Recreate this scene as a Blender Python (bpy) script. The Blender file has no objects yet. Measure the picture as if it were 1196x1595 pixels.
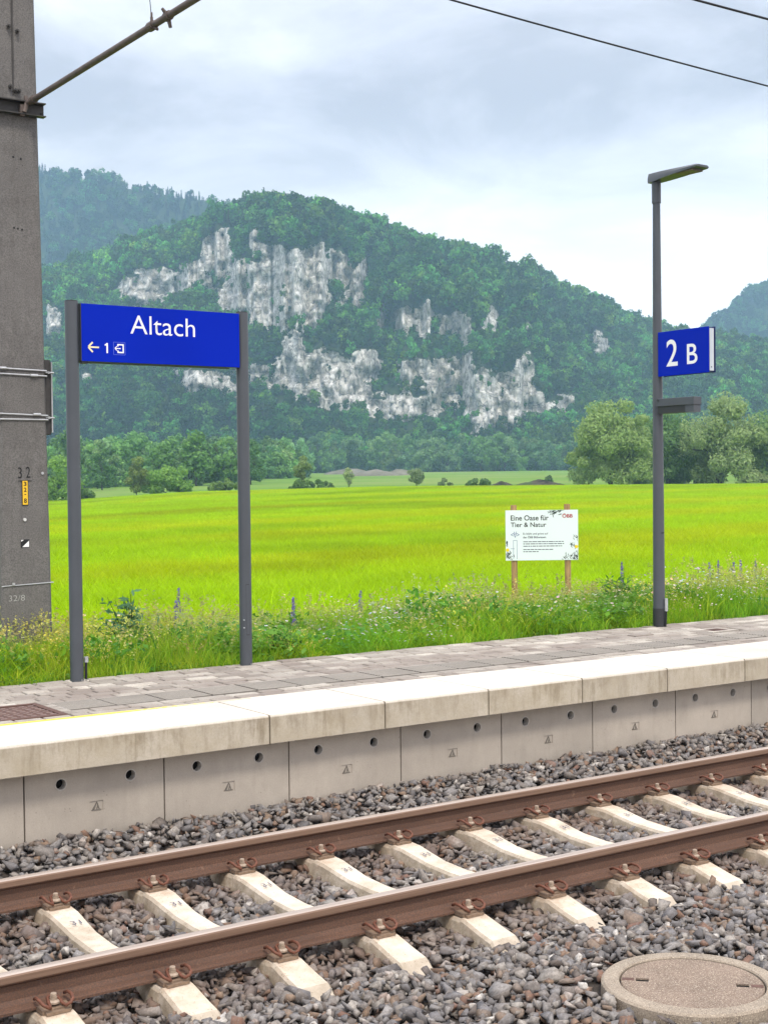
import bpy, bmesh, math, random
import numpy as np
from mathutils import Vector, Matrix
PI = math.pi
rnd = random.Random(7)
nr = np.random.RandomState(11)
sc = bpy.context.scene
COL = sc.collection

# ------------------------------------------------------------------ camera
CAM = np.array([-3.0185, -6.1565, 2.3251])
YAW, PITCH, ROLL, FPX = 0.60648, -0.021478, -0.010746, 2211.48
fw = np.array([math.sin(YAW)*math.cos(PITCH), math.cos(YAW)*math.cos(PITCH), math.sin(PITCH)])
rt = np.array([math.cos(YAW), -math.sin(YAW), 0.0])
up = np.cross(rt, fw)
R_ = math.cos(ROLL)*rt + math.sin(ROLL)*up
U_ = -math.sin(ROLL)*rt + math.cos(ROLL)*up
cam = bpy.data.objects.new('camera', bpy.data.cameras.new('camera'))
COL.objects.link(cam)
M = Matrix(((R_[0], U_[0], -fw[0], CAM[0]), (R_[1], U_[1], -fw[1], CAM[1]), (R_[2], U_[2], -fw[2], CAM[2]), (0, 0, 0, 1)))
cam.matrix_world = M
cam.data.sensor_fit = 'HORIZONTAL'; cam.data.sensor_width = 36.0
cam.data.lens = 36.0*FPX/1196.0
cam.data.clip_start = 0.1; cam.data.clip_end = 6000
sc.camera = cam
SY, CY = math.sin(YAW), math.cos(YAW)

def wpos(a, D):
    "world x, y of the point at depth D and lateral ratio a"
    return CAM[0] + D*(SY + a*CY), CAM[1] + D*(CY - a*SY)
def dl(x, y):
    return (x-CAM[0])*SY + (y-CAM[1])*CY, (x-CAM[0])*CY - (y-CAM[1])*SY
def hor(px):                       # height of the horizon in the photograph
    return 750.0 - (px-598)*0.0107
def el(px, py): return (hor(px)-py)/FPX   # slope of a sight line

# ------------------------------------------------------------------ sky, sun, exposure
SUN_EL, SUN_AZ = math.radians(58), math.radians(200)
w = bpy.data.worlds.new('World'); sc.world = w; w.use_nodes = True
nt = w.node_tree; nt.nodes.clear()
N = nt.nodes.new; LK = nt.links.new
def mth(op, a, b=None, clamp=False):
    n = N('ShaderNodeMath'); n.operation = op; n.use_clamp = clamp
    for i, v in enumerate((a, b)):
        if v is None: continue
        if isinstance(v, (int, float)): n.inputs[i].default_value = v
        else: LK(v, n.inputs[i])
    return n.outputs[0]
out = N('ShaderNodeOutputWorld'); bg = N('ShaderNodeBackground'); bg.inputs[1].default_value = 0.1
sky = N('ShaderNodeTexSky'); sky.sky_type = 'NISHITA'; sky.sun_disc = False
sky.sun_elevation = SUN_EL; sky.sun_rotation = SUN_AZ
tc = N('ShaderNodeTexCoord'); sep = N('ShaderNodeSeparateXYZ'); LK(tc.outputs['Generated'], sep.inputs[0])
zc = mth('MAXIMUM', sep.outputs[2], 0.0)
zz = mth('ADD', zc, 0.14)
cmb = N('ShaderNodeCombineXYZ')
LK(mth('DIVIDE', sep.outputs[0], zz), cmb.inputs[0]); LK(mth('DIVIDE', sep.outputs[1], zz), cmb.inputs[1])
def cloud_noise(scale, detail, rough, off):
    mp = N('ShaderNodeMapping'); mp.inputs['Location'].default_value = off
    LK(cmb.outputs[0], mp.inputs[0])
    n = N('ShaderNodeTexNoise'); n.inputs['Scale'].default_value = scale
    n.inputs['Detail'].default_value = detail; n.inputs['Roughness'].default_value = rough
    n.inputs['Distortion'].default_value = 0.35
    LK(mp.outputs[0], n.inputs['Vector']); return n.outputs['Fac']
n1 = cloud_noise(0.55, 6, 0.55, (1.7, 9.3, 0)); n2 = cloud_noise(1.9, 7, 0.6, (1.0, 7.0, 2.0))
mix = mth('ADD', mth('MULTIPLY', n1, 0.62), mth('MULTIPLY', n2, 0.38))
cr = N('ShaderNodeValToRGB'); LK(mix, cr.inputs[0])
e = cr.color_ramp.elements
e[0].position = 0.40; e[0].color = (0.32, 0.32, 0.36, 1)
e[1].position = 0.57; e[1].color = (0.68, 0.68, 0.72, 1)
e2 = cr.color_ramp.elements.new(0.48); e2.color = (0.47, 0.47, 0.52, 1)
# overcast sky: the zenith is up to three times as bright as the horizon; thin cloud low down
hz = mth('SUBTRACT', 1.0, mth('MULTIPLY', zc, 3.8), True)
hz2 = mth('POWER', hz, 1.7)
wm = N('ShaderNodeMix'); wm.data_type = 'RGBA'; LK(mth('MULTIPLY', hz2, 1.15, True), wm.inputs[0])
LK(cr.outputs[0], wm.inputs[6]); wm.inputs[7].default_value = (2.15, 2.08, 2.02, 1)
lum = mth('ADD', 0.80, mth('MULTIPLY', zc, 2.1))
vs = N('ShaderNodeVectorMath'); vs.operation = 'SCALE'; LK(wm.outputs[2], vs.inputs[0]); LK(mth('MULTIPLY', lum, 7.9), vs.inputs['Scale'])
fin = N('ShaderNodeMix'); fin.data_type = 'RGBA'; fin.inputs[0].default_value = 0.95
LK(sky.outputs[0], fin.inputs[6]); LK(vs.outputs[0], fin.inputs[7])
LK(fin.outputs[2], bg.inputs[0]); LK(bg.outputs[0], out.inputs[0])
sl = bpy.data.lights.new('sun', 'SUN'); sl.energy = 1.5; sl.angle = math.radians(11); sl.color = (1.0, 0.93, 0.82)
so = bpy.data.objects.new('sun', sl); COL.objects.link(so)
sd = Vector((math.sin(SUN_AZ)*math.cos(SUN_EL), math.cos(SUN_AZ)*math.cos(SUN_EL), math.sin(SUN_EL)))
so.rotation_euler = sd.to_track_quat('Z', 'Y').to_euler(); so.location = (0, -10, 40)
vw = sc.view_settings
vw.view_transform = 'Standard'; vw.look = 'None'; vw.exposure = 0.95; vw.gamma = 1.0; vw.use_curve_mapping = False
sc.display_settings.display_device = 'sRGB'
cy = sc.cycles
cy.max_bounces = 6; cy.diffuse_bounces = 3; cy.glossy_bounces = 2; cy.transmission_bounces = 3
cy.transparent_max_bounces = 8; cy.volume_bounces = 1
cy.use_denoising = True; cy.denoising_input_passes = 'RGB_ALBEDO_NORMAL'; cy.denoising_prefilter = 'ACCURATE'
cy.caustics_reflective = False; cy.caustics_refractive = False

# ------------------------------------------------------------------ helpers
class MB:
    def __init__(s): s.v = []; s.f = []; s.m = []; s.c = []; s.n = 0
    def add(s, v, f, mi=0, col=None):
        v = np.asarray(v, float); b = s.n
        s.v.append(v); s.n += len(v)
        s.f += [tuple(int(i)+b for i in q) for q in f]; s.m += [mi]*len(f)
        s.c.append(np.tile(np.array(col if col is not None else (1, 1, 1), float)[:3], (len(v), 1)) if np.ndim(col) < 2 else np.asarray(col, float))
        return s
    def box(s, lo, hi, mi=0, mat=None, col=None):
        x0, y0, z0 = lo; x1, y1, z1 = hi
        v = np.array([(x0,y0,z0),(x1,y0,z0),(x1,y1,z0),(x0,y1,z0),(x0,y0,z1),(x1,y0,z1),(x1,y1,z1),(x0,y1,z1)])
        if mat is not None: v = np.array([tuple(mat @ Vector(q)) for q in v])
        return s.add(v, [(0,3,2,1),(4,5,6,7),(0,1,5,4),(1,2,6,5),(2,3,7,6),(3,0,4,7)], mi, col)
    def tube(s, pts, r, n=10, mi=0, caps=True, col=None):
        pts = [Vector(p) for p in pts]; k = len(pts)
        rs = [r]*k if np.ndim(r) == 0 else list(r)
        vs_, fs = [], []; ref = None
        for i, p in enumerate(pts):
            t = (pts[min(i+1, k-1)] - pts[max(i-1, 0)]).normalized()
            if ref is None: ref = t.orthogonal().normalized()
            ref = (ref - t*ref.dot(t)).normalized(); b = t.cross(ref)
            for j in range(n):
                a = 2*PI*j/n; vs_.append(p + (ref*math.cos(a) + b*math.sin(a))*rs[i])
        for i in range(k-1):
            for j in range(n):
                fs.append((i*n+j, i*n+(j+1) % n, (i+1)*n+(j+1) % n, (i+1)*n+j))
        if caps: fs += [tuple(range(n-1, -1, -1)), tuple((k-1)*n+j for j in range(n))]
        return s.add([tuple(q) for q in vs_], fs, mi, col)
    def lathe(s, prof, n=32, c=(0, 0, 0), mi=0):
        vs_, fs = [], []
        for r_, z_ in prof:
            for j in range(n):
                a = 2*PI*j/n; vs_.append((c[0]+r_*math.cos(a), c[1]+r_*math.sin(a), c[2]+z_))
        for i in range(len(prof)-1):
            for j in range(n): fs.append((i*n+j, i*n+(j+1) % n, (i+1)*n+(j+1) % n, (i+1)*n+j))
        fs += [tuple(range(n-1, -1, -1)), tuple((len(prof)-1)*n+j for j in range(n))]
        return s.add(vs_, fs, mi)
    def extrude(s, poly, o, ux, uy, d, mi=0, col=None):
        "polygon in the plane (o, ux, uy), extruded along d"
        o, ux, uy, d = map(np.asarray, (o, ux, uy, d)); n = len(poly)
        a = [o + ux*p[0] + uy*p[1] for p in poly]
        v = a + [q + d for q in a]
        f = [tuple(range(n)), tuple(range(2*n-1, n-1, -1))] + [((i+1) % n, i, n+i, n+(i+1) % n) for i in range(n)]
        return s.add(v, f, mi, col)
    def mesh(s, name, mats=(), smooth=False):
        me = bpy.data.meshes.new(name)
        me.from_pydata(np.concatenate(s.v).tolist() if s.v else [], [], s.f)
        for m in (mats if isinstance(mats, (list, tuple)) else [mats]): me.materials.append(m)
        me.polygons.foreach_set('material_index', s.m)
        if smooth: me.polygons.foreach_set('use_smooth', [True]*len(s.f))
        at = me.color_attributes.new('col', 'FLOAT_COLOR', 'POINT')
        c = np.concatenate(s.c); at.data.foreach_set('color', np.hstack([c, np.ones((len(c), 1))]).ravel())
        me.update(); return me
    def build(s, name, mats, parent=None, smooth=False, bevel=0, fix=False):
        me = s.mesh(name, mats, smooth)
        if fix:
            bm = bmesh.new(); bm.from_mesh(me); bmesh.ops.recalc_face_normals(bm, faces=bm.faces); bm.to_mesh(me); bm.free()
        return link(name, me, parent, bevel)
def link(name, me, parent=None, bevel=0, loc=None):
    o = bpy.data.objects.new(name, me); COL.objects.link(o)
    if parent is not None: o.parent = parent
    if bevel:
        b = o.modifiers.new('bevel', 'BEVEL'); b.width = bevel; b.segments = 2; b.limit_method = 'ANGLE'; b.angle_limit = 0.6
    if loc is not None: o.location = loc
    return o
def empty(name, loc=(0, 0, 0), rz=0):
    o = bpy.data.objects.new(name, None); COL.objects.link(o); o.location = loc; o.rotation_euler = (0, 0, rz)
    o.empty_display_size = 0.1; return o
def tag(o, label=None, cat=None, group=None, kind=None):
    if label: o['label'] = label
    if cat: o['category'] = cat
    if group: o['group'] = group
    if kind: o['kind'] = kind
    return o
def copy_tree(o, parent=None, name=None):
    c = o.copy(); COL.objects.link(c)
    if parent is not None: c.parent = parent
    for ch in list(o.children): copy_tree(ch, c)
    return c
def smooth_by_angle(me, ang=0.6):
    me.polygons.foreach_set('use_smooth', [True]*len(me.polygons))
    try: me.set_sharp_from_angle(angle=ang)
    except Exception: pass
def cut(o, cutters):
    "cuts holes into a mesh once and for all; the cutters do not stay"
    bpy.context.view_layer.update(); dg = None; tmp = []
    for i, mb in enumerate(cutters):
        me = mb.mesh('hole', []); bm = bmesh.new(); bm.from_mesh(me); bmesh.ops.recalc_face_normals(bm, faces=bm.faces); bm.to_mesh(me); bm.free()
        c = bpy.data.objects.new('hole', me); COL.objects.link(c); tmp.append(c)
        c.matrix_world = o.matrix_world
        md = o.modifiers.new('cut', 'BOOLEAN'); md.operation = 'DIFFERENCE'; md.solver = 'EXACT'; md.object = c
    bpy.context.view_layer.update(); dg = bpy.context.evaluated_depsgraph_get()
    me = bpy.data.meshes.new_from_object(o.evaluated_get(dg)); o.modifiers.clear(); o.data = me
    for c in tmp: bpy.data.objects.remove(c)
    return o
def text_mesh(body, w_, h_, mat, off=0.0, align='LEFT'):
    cu = bpy.data.curves.new('t', 'FONT'); cu.body = body; cu.size = 1; cu.offset = off; cu.resolution_u = 6
    cu.space_line = 1.0
    o = bpy.data.objects.new('t', cu); COL.objects.link(o); bpy.context.view_layer.update()
    me = bpy.data.meshes.new_from_object(o.evaluated_get(bpy.context.evaluated_depsgraph_get()))
    bpy.data.objects.remove(o)
    n = len(me.vertices); co = np.empty(n*3); me.vertices.foreach_get('co', co); co = co.reshape(-1, 3)
    lo, hi = co.min(0), co.max(0)
    co[:, 0] = (co[:, 0]-lo[0])/(hi[0]-lo[0])*w_; co[:, 1] = (co[:, 1]-lo[1])/(hi[1]-lo[1])*h_; co[:, 2] = 0
    me.vertices.foreach_set('co', co.ravel()); me.materials.clear(); me.materials.append(mat); me.update(); return me
def place_flat(me, o, ux, uy):
    "maps mesh xy into the plane (o, ux, uy)"
    n = len(me.vertices); co = np.empty(n*3); me.vertices.foreach_get('co', co); co = co.reshape(-1, 3)
    o, ux, uy = (np.asarray(q, float) for q in (o, ux, uy)); nn = np.cross(ux, uy)
    me.vertices.foreach_set('co', (o + co[:, :1]*ux + co[:, 1:2]*uy + co[:, 2:]*nn).ravel()); me.update(); return me

# ------------------------------------------------------------------ materials
class NT:
    def __init__(s, name):
        s.m = bpy.data.materials.new(name); s.m.use_nodes = True; s.t = s.m.node_tree
        s.b = s.t.nodes['Principled BSDF']; s.o = s.t.nodes['Material Output']
    def n(s, t, **k):
        x = s.t.nodes.new(t)
        for a, v in k.items(): setattr(x, a, v)
        return x
    def l(s, a, b): s.t.links.new(a, b)
    def pos(s): return s.n('ShaderNodeNewGeometry').outputs['Position']
    def obj(s): return s.n('ShaderNodeTexCoord').outputs['Object']
    def noise(s, vec, scale, detail=4, rough=0.55, stretch=None, dist=0):
        if stretch:
            mp = s.n('ShaderNodeMapping'); mp.inputs['Scale'].default_value = stretch; s.l(vec, mp.inputs[0]); vec = mp.outputs[0]
        x = s.n('ShaderNodeTexNoise'); s.l(vec, x.inputs['Vector']); x.inputs['Scale'].default_value = scale
        x.inputs['Detail'].default_value = detail; x.inputs['Roughness'].default_value = rough; x.inputs['Distortion'].default_value = dist
        return x.outputs['Fac']
    def ramp(s, f, stops):
        x = s.n('ShaderNodeValToRGB'); s.l(f, x.inputs[0]); e = x.color_ramp.elements
        while len(e) < len(stops): e.new(0.5)
        for q, (p_, c) in zip(e, stops):
            q.position = p_; q.color = (c if len(c) == 4 else tuple(c)+(1,)) if not isinstance(c, (int, float)) else (c, c, c, 1)
        return x.outputs[0]
    def mix(s, f, a, b, mode='MIX'):
        x = s.n('ShaderNodeMix', data_type='RGBA', blend_type=mode)
        for i, v in ((0, f), (6, a), (7, b)):
            if isinstance(v, (int, float)): x.inputs[i].default_value = v
            elif isinstance(v, tuple): x.inputs[i].default_value = v if len(v) == 4 else v+(1,)
            else: s.l(v, x.inputs[i])
        return x.outputs[2]
    def math(s, op, a, b=0.0, clamp=False):
        x = s.n('ShaderNodeMath', operation=op, use_clamp=clamp)
        for i, v in enumerate((a, b)):
            if isinstance(v, (int, float)): x.inputs[i].default_value = v
            else: s.l(v, x.inputs[i])
        return x.outputs[0]
    def bump(s, h, strength, dist=0.01):
        x = s.n('ShaderNodeBump'); x.inputs['Strength'].default_value = strength; x.inputs['Distance'].default_value = dist
        s.l(h, x.inputs['Height']); s.l(x.outputs[0], s.b.inputs['Normal'])
    def base(s, c): s.l(c, s.b.inputs['Base Color']) if not isinstance(c, tuple) else setattr(s.b.inputs['Base Color'], 'default_value', c+(1,))
    def rough(s, v, spec=0.3):
        if isinstance(v, (int, float)): s.b.inputs['Roughness'].default_value = v
        else: s.l(v, s.b.inputs['Roughness'])
        s.b.inputs['Specular IOR Level'].default_value = spec
def plain(name, c, rough=0.5, metal=0.0, var=0.12, scale=12, spec=0.4, bump=0.05):
    t = NT(name); p_ = t.obj(); f = t.noise(p_, scale, 5)
    t.base(t.ramp(f, [(0.25, tuple(x*(1-var) for x in c)), (0.75, tuple(x*(1+var) for x in c))]))
    t.rough(rough, spec); t.b.inputs['Metallic'].default_value = metal
    if bump: t.bump(t.noise(p_, scale*6, 3), bump)
    return t.m
def concrete(name, c, stain=(0.16, 0.12, 0.07), streaks=0.0, dirt=0.0, pits=0.5, warm=0.0, speck=0.1, rel=0.25):
    t = NT(name); p_ = t.pos()
    f = t.noise(p_, 2.2, 6, 0.6); col = t.ramp(f, [(0.3, tuple(x*0.86 for x in c)), (0.7, tuple(x*1.12 for x in c))])
    col = t.mix(1.0, col, t.ramp(t.n('ShaderNodeObjectInfo').outputs['Random'], [(0, (.88, .88, .87)), (1, (1.06, 1.05, 1.03))]), 'MULTIPLY')
    g = t.noise(p_, 90, 3, 0.7); col = t.mix(t.ramp(g, [(0.35, speck*1.8), (0.6, 0.0)]), col, tuple(x*0.55 for x in c))
    if pits:
        v = t.n('ShaderNodeTexVoronoi'); t.l(p_, v.inputs['Vector']); v.inputs['Scale'].default_value = 34
        big = t.noise(p_, 7, 2); thr = t.math('MULTIPLY', t.ramp(big, [(0.5, 0.0), (0.68, 1.0)]), 0.16)
        pit = t.math('LESS_THAN', v.outputs['Distance'], thr); col = t.mix(t.math('MULTIPLY', pit, pits), col, tuple(x*0.3 for x in c))
    if streaks:
        st = t.math('ADD', t.math('MULTIPLY', t.noise(p_, 1.0, 6, 0.7, stretch=(22, 22, 2.2), dist=.4), .45), t.math('MULTIPLY', t.noise(p_, 6.0, 6, 0.7, stretch=(1, 1, .6)), .55))
        if dirt:
            zs = t.n('ShaderNodeSeparateXYZ'); t.l(p_, zs.inputs[0]); st = t.math('ADD', st, t.math('MULTIPLY', t.math('SUBTRACT', zs.outputs[2], .60), .42)); big = t.noise(p_, 1.3, 3)
        nz = t.n('ShaderNodeSeparateXYZ'); t.l(t.n('ShaderNodeNewGeometry').outputs['True Normal'], nz.inputs[0])
        side = t.math('SUBTRACT', 1.0, t.math('ABSOLUTE', nz.outputs[2]), True)
        col = t.mix(t.math('MULTIPLY', t.math('MULTIPLY', side, dirt), t.ramp(t.noise(p_, 3.5, 6, .7), [(.3, .55), (.62, 1.0)])), col, tuple(a*b for a, b in zip(c, (.56, .51, .40))))
        k = t.math('MULTIPLY', t.ramp(st, [(0.47, 0.0), (0.62, 1.0)]), t.ramp(big, [(0.35, 0.15), (0.6, 1.0)]))
        col = t.mix(t.math('MULTIPLY', t.math('MULTIPLY', k, side), streaks), col, stain)
    t.base(col); t.rough(0.85, 0.25)
    t.bump(t.math('ADD', t.noise(p_, 60, 5, 0.7), t.math('MULTIPLY', t.noise(p_, 9, 3), 1.5)), rel, 0.006)
    return t.m
MT = {}
MT['coping'] = concrete('coping_concrete', (0.66, 0.61, 0.54), streaks=0.55, dirt=0.8, stain=(0.15, 0.11, 0.06), rel=0.3, speck=.25)
MT['wall'] = concrete('wall_concrete', (0.41, 0.365, 0.315), streaks=0.3, stain=(0.26, 0.23, 0.19), rel=0.15)
MT['sleeper'] = concrete('sleeper_concrete', (0.60, 0.52, 0.42), stain=(0.22, 0.15, 0.09), streaks=0.5, pits=0.7, rel=0.4)
def m_sleeper():
    t = NT('aged_sleeper'); p_ = t.pos(); f = t.noise(p_, 5, 6, .65)
    c = t.ramp(f, [(.28, (.42, .35, .265)), (.5, (.60, .52, .42)), (.72, (.70, .62, .52))])
    sp = t.n('ShaderNodeSeparateXYZ'); t.l(p_, sp.inputs[0]); y = sp.outputs[1]
    d = t.math('MINIMUM', t.math('ABSOLUTE', t.math('SUBTRACT', y, .06)), t.math('ABSOLUTE', t.math('SUBTRACT', y, 1.567)))
    k = t.math('MULTIPLY', t.math('SUBTRACT', 1.0, t.math('DIVIDE', d, .36), True), t.ramp(t.noise(p_, 14, 5, .7), [(.38, .05), (.68, 1.0)]))
    c = t.mix(t.math('MULTIPLY', k, .8), c, (.36, .20, .10))
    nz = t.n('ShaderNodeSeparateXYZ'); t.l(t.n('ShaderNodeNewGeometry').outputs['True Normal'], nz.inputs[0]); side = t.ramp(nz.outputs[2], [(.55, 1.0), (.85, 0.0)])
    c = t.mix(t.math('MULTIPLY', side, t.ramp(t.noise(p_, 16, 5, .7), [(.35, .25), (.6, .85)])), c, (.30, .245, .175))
    v = t.n('ShaderNodeTexVoronoi'); t.l(p_, v.inputs['Vector']); v.inputs['Scale'].default_value = 55
    c = t.mix(t.math('MULTIPLY', t.math('LESS_THAN', v.outputs['Distance'], t.math('MULTIPLY', t.noise(p_, 9, 2), .30)), .55), c, (.16, .11, .075))
    t.base(c); t.rough(.9, .2); t.bump(t.math('ADD', t.noise(p_, 45, 5, .7), t.noise(p_, 14, 3)), .55, .008); return t.m
MT['sleeper'] = m_sleeper()
MT['mast'] = concrete('mast_concrete', (0.172, 0.165, 0.160), stain=(0.07, 0.065, 0.06), streaks=0.45, pits=1.0, speck=0.5, rel=0.5)
MT['dark_hole'] = plain('hole_shade', (0.012, 0.011, 0.010), 0.8, 0, .2, 12, .1)  # near-black colour for the shade inside drain pipes and lid slots
MT['pipe_ring'] = plain('pipe_collar', (0.42, 0.39, 0.35), 0.7)
MT['post'] = plain('anthracite_paint', (0.060, 0.068, 0.080), 0.42, 0.0, 0.10, 5, 0.5, 0.02)
MT['post_dark'] = plain('dark_paint', (0.028, 0.030, 0.033), 0.45, 0.0, 0.1, 8, 0.4)
MT['blue'] = plain('sign_blue', (0.0003, 0.017, 0.40), 0.6, 0.0, 0.04, 2, 0.07, 0.0)
MT['navy'] = plain('sign_frame_blue', (0.004, 0.012, 0.10), 0.4, 0, 0.05, 2, 0.4, 0)
MT['white'] = plain('white_print', (0.86, 0.86, 0.86), 0.5, 0, 0.02, 4, 0.3, 0)
MT['amber'] = plain('pale_yellow_print', (0.85, 0.74, 0.42), 0.5, 0, 0.02, 4, 0.3, 0)
MT['lightblue'] = plain('light_blue_print', (0.10, 0.16, 0.62), 0.5, 0, 0.02, 4, 0.3, 0)
MT['black'] = plain('black_paint', (0.018, 0.018, 0.018), 0.6, 0, 0.1, 10, 0.3, 0)
MT['yellow'] = plain('yellow_plate', (0.82, 0.50, 0.02), 0.4, 0, 0.05, 10, 0.4, 0)
MT['galv'] = plain('galvanised_steel', (0.50, 0.51, 0.52), 0.42, 0.75, 0.15, 25)
MT['steel'] = plain('dark_steel', (0.055, 0.052, 0.050), 0.6, 0.2, 0.25, 20)
MT['tube'] = plain('weathered_tube', (0.125, 0.098, 0.085), 0.62, 0.2, 0.3, 14)
MT['cable'] = plain('wire', (0.02, 0.02, 0.021), 0.5, 0.3, 0.1, 10)
MT['chalk'] = plain('chalk', (0.42, 0.42, 0.40), 0.9, 0, 0.15, 60)
MT['board'] = plain('board_white', (0.74, 0.82, 0.84), 0.4, 0, 0.02, 2, 0.35, 0)
MT['red'] = plain('red_print', (0.40, 0.05, 0.06), 0.5, 0, 0.02, 4, 0.3, 0)
MT['ink'] = plain('grey_print', (0.10, 0.10, 0.13), 0.6, 0, 0.02, 4, 0.3, 0)
MT['leafprint'] = plain('dark_green_print', (0.018, 0.035, 0.022), 0.6, 0, 0.5, 60, 0.3, 0)
MT['bright_yellow'] = plain('yellow_print', (0.85, 0.62, 0.03), 0.6, 0, 0.1, 10, 0.3, 0)

def m_rail():
    t = NT('rusty_rail'); p_ = t.pos()
    f = t.noise(p_, 3.0, 5, 0.6, stretch=(0.6, 4, 4)); g = t.noise(p_, 130, 3, 0.7)
    c = t.ramp(f, [(0.3, (0.108, 0.053, 0.031)), (0.7, (0.175, 0.089, 0.054))])
    c = t.mix(t.ramp(g, [(0.42, 0.75), (0.62, 0.0)]), c, (0.062, 0.040, 0.032))
    s = t.noise(p_, 22, 3); c = t.mix(t.ramp(s, [(0.66, 0.0), (0.74, 0.5)]), c, (0.24, 0.15, 0.10))
    t.base(c); t.rough(0.72, 0.35); t.bump(t.noise(p_, 160, 3), 0.25, 0.003); return t.m
def m_railtop():
    t = NT('polished_rail'); p_ = t.pos()
    f = t.noise(p_, 2.0, 5, 0.7, stretch=(0.35, 30, 30))
    t.base(t.ramp(f, [(0.3, (0.36, 0.28, 0.22)), (0.7, (0.58, 0.49, 0.42))])); t.b.inputs['Metallic'].default_value = 0.55
    t.rough(0.45, 0.5); return t.m
def m_railside():
    t = NT('rail_head_side'); p_ = t.pos()
    f = t.noise(p_, 2.0, 5, 0.7, stretch=(0.5, 25, 25))
    t.base(t.ramp(f, [(0.3, (0.15, 0.088, 0.058)), (0.7, (0.25, 0.158, 0.108))])); t.b.inputs['Metallic'].default_value = 0.25
    t.rough(0.5, 0.5); return t.m
MT['rail'] = m_rail(); MT['railtop'] = m_railtop(); MT['railside'] = m_railside()
MT['clip'] = plain('rusty_clip', (0.150, 0.058, 0.034), 0.65, 0.2, 0.3, 60)
MT['bolt'] = plain('worn_bolt', (0.36, 0.28, 0.21), 0.55, 0.2, 0.25, 60)
MT['pad'] = plain('guide_plate', (0.22, 0.15, 0.10), 0.8, 0, 0.3, 40)

def m_stone(name, per_object):
    t = NT(name)
    if per_object: f = t.n('ShaderNodeObjectInfo').outputs['Random']
    else:
        a = t.n('ShaderNodeAttribute', attribute_name='col'); f = a.outputs['Fac']
        sp = t.n('ShaderNodeSeparateXYZ'); t.l(a.outputs['Vector'], sp.inputs[0]); f = sp.outputs[0]
    stops = [(0.0, (0.105, 0.100, 0.102)), (0.16, (0.215, 0.208, 0.215)), (0.34, (0.30, 0.285, 0.275)), (0.50, (0.145, 0.120, 0.108)), (0.62, (0.40, 0.37, 0.335)),
             (0.74, (0.20, 0.182, 0.172)), (0.86, (0.27, 0.185, 0.125)), (0.93, (0.20, 0.105, 0.075)), (0.98, (0.60, 0.57, 0.53))]
    c = t.ramp(f, stops); p_ = t.pos()
    c = t.mix(t.ramp(t.noise(p_, 55, 5, 0.65), [(0.35, 0.65), (0.62, 0.1)]), c, (0.085, 0.075, 0.07))
    c = t.mix(t.ramp(t.noise(p_, 120, 3, 0.6), [(0.62, 0.0), (0.72, 0.5)]), c, (0.48, 0.46, 0.44))
    # brake dust and rust lie near the rails
    sp = t.n('ShaderNodeSeparateXYZ'); t.l(p_, sp.inputs[0]); y = sp.outputs[1]
    d = t.math('MINIMUM', t.math('ABSOLUTE', t.math('SUBTRACT', y, 0.02)), t.math('ABSOLUTE', t.math('SUBTRACT', y, 1.42)))
    k = t.math('MULTIPLY', t.math('SUBTRACT', 1.0, t.math('DIVIDE', d, 0.42), True), t.ramp(t.noise(p_, 6, 3), [(0.3, 0.2), (0.65, 0.75)]))
    c = t.mix(k, c, (0.125, 0.075, 0.050))
    c = t.mix(1.0, c, (1.06, 1.04, 1.01), 'MULTIPLY')
    t.base(c); t.rough(0.85, 0.25); t.bump(t.noise(p_, 110, 4, 0.7), 0.35, 0.004); return t.m
MT['stone'] = m_stone('ballast_stone_single', True); MT['stone_mass'] = m_stone('ballast_stone_mass', False)
def m_bed():
    t = NT('trackbed_fines'); p_ = t.pos()
    c = t.ramp(t.noise(p_, 14, 6, 0.7), [(0.3, (0.035, 0.03, 0.026)), (0.7, (0.10, 0.085, 0.075))])
    t.base(c); t.rough(0.95, 0.1); t.bump(t.noise(p_, 25, 5, 0.7), 0.8, 0.03); return t.m
MT['bed'] = m_bed()
def m_paver():
    t = NT('paving_stone'); r_ = t.n('ShaderNodeAttribute', attribute_name='col'); p_ = t.pos()
    oi = t.n('ShaderNodeObjectInfo').outputs['Random']
    sp = t.n('ShaderNodeSeparateXYZ'); t.l(r_.outputs['Vector'], sp.inputs[0])
    rr = t.math('FRACT', t.math('ADD', oi, t.math('MULTIPLY', sp.outputs[0], 7.13)))
    c = t.ramp(rr, [(0.0, (0.22, 0.20, 0.18)), (0.3, (0.38, 0.355, 0.325)), (0.6, (0.28, 0.255, 0.235)), (1.0, (0.54, 0.51, 0.465))])
    c = t.mix(t.ramp(t.noise(p_, 1.3, 5, 0.6), [(0.40, 0.65), (0.60, 0.0)]), c, (0.19, 0.155, 0.14))
    c = t.mix(t.ramp(t.noise(p_, 70, 4, 0.7), [(0.36, 0.5), (0.6, 0.0)]), c, (0.15, 0.14, 0.135))
    c = t.mix(1.0, c, (1.15, 1.12, 1.05), 'MULTIPLY')
    t.base(c); t.rough(0.9, 0.15); t.bump(t.noise(p_, 80, 4, 0.7), 0.3, 0.004); return t.m
MT['paver'] = m_paver()
MT['joint'] = plain('joint_sand', (0.040, 0.035, 0.028), 0.95, 0, 0.3, 20)
MT['tactile'] = concrete('tactile_concrete', (0.42, 0.385, 0.34), pits=0.2)
MT['rust_iron'] = plain('rusty_iron', (0.115, 0.062, 0.048), 0.8, 0.1, 0.35, 18)
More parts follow.
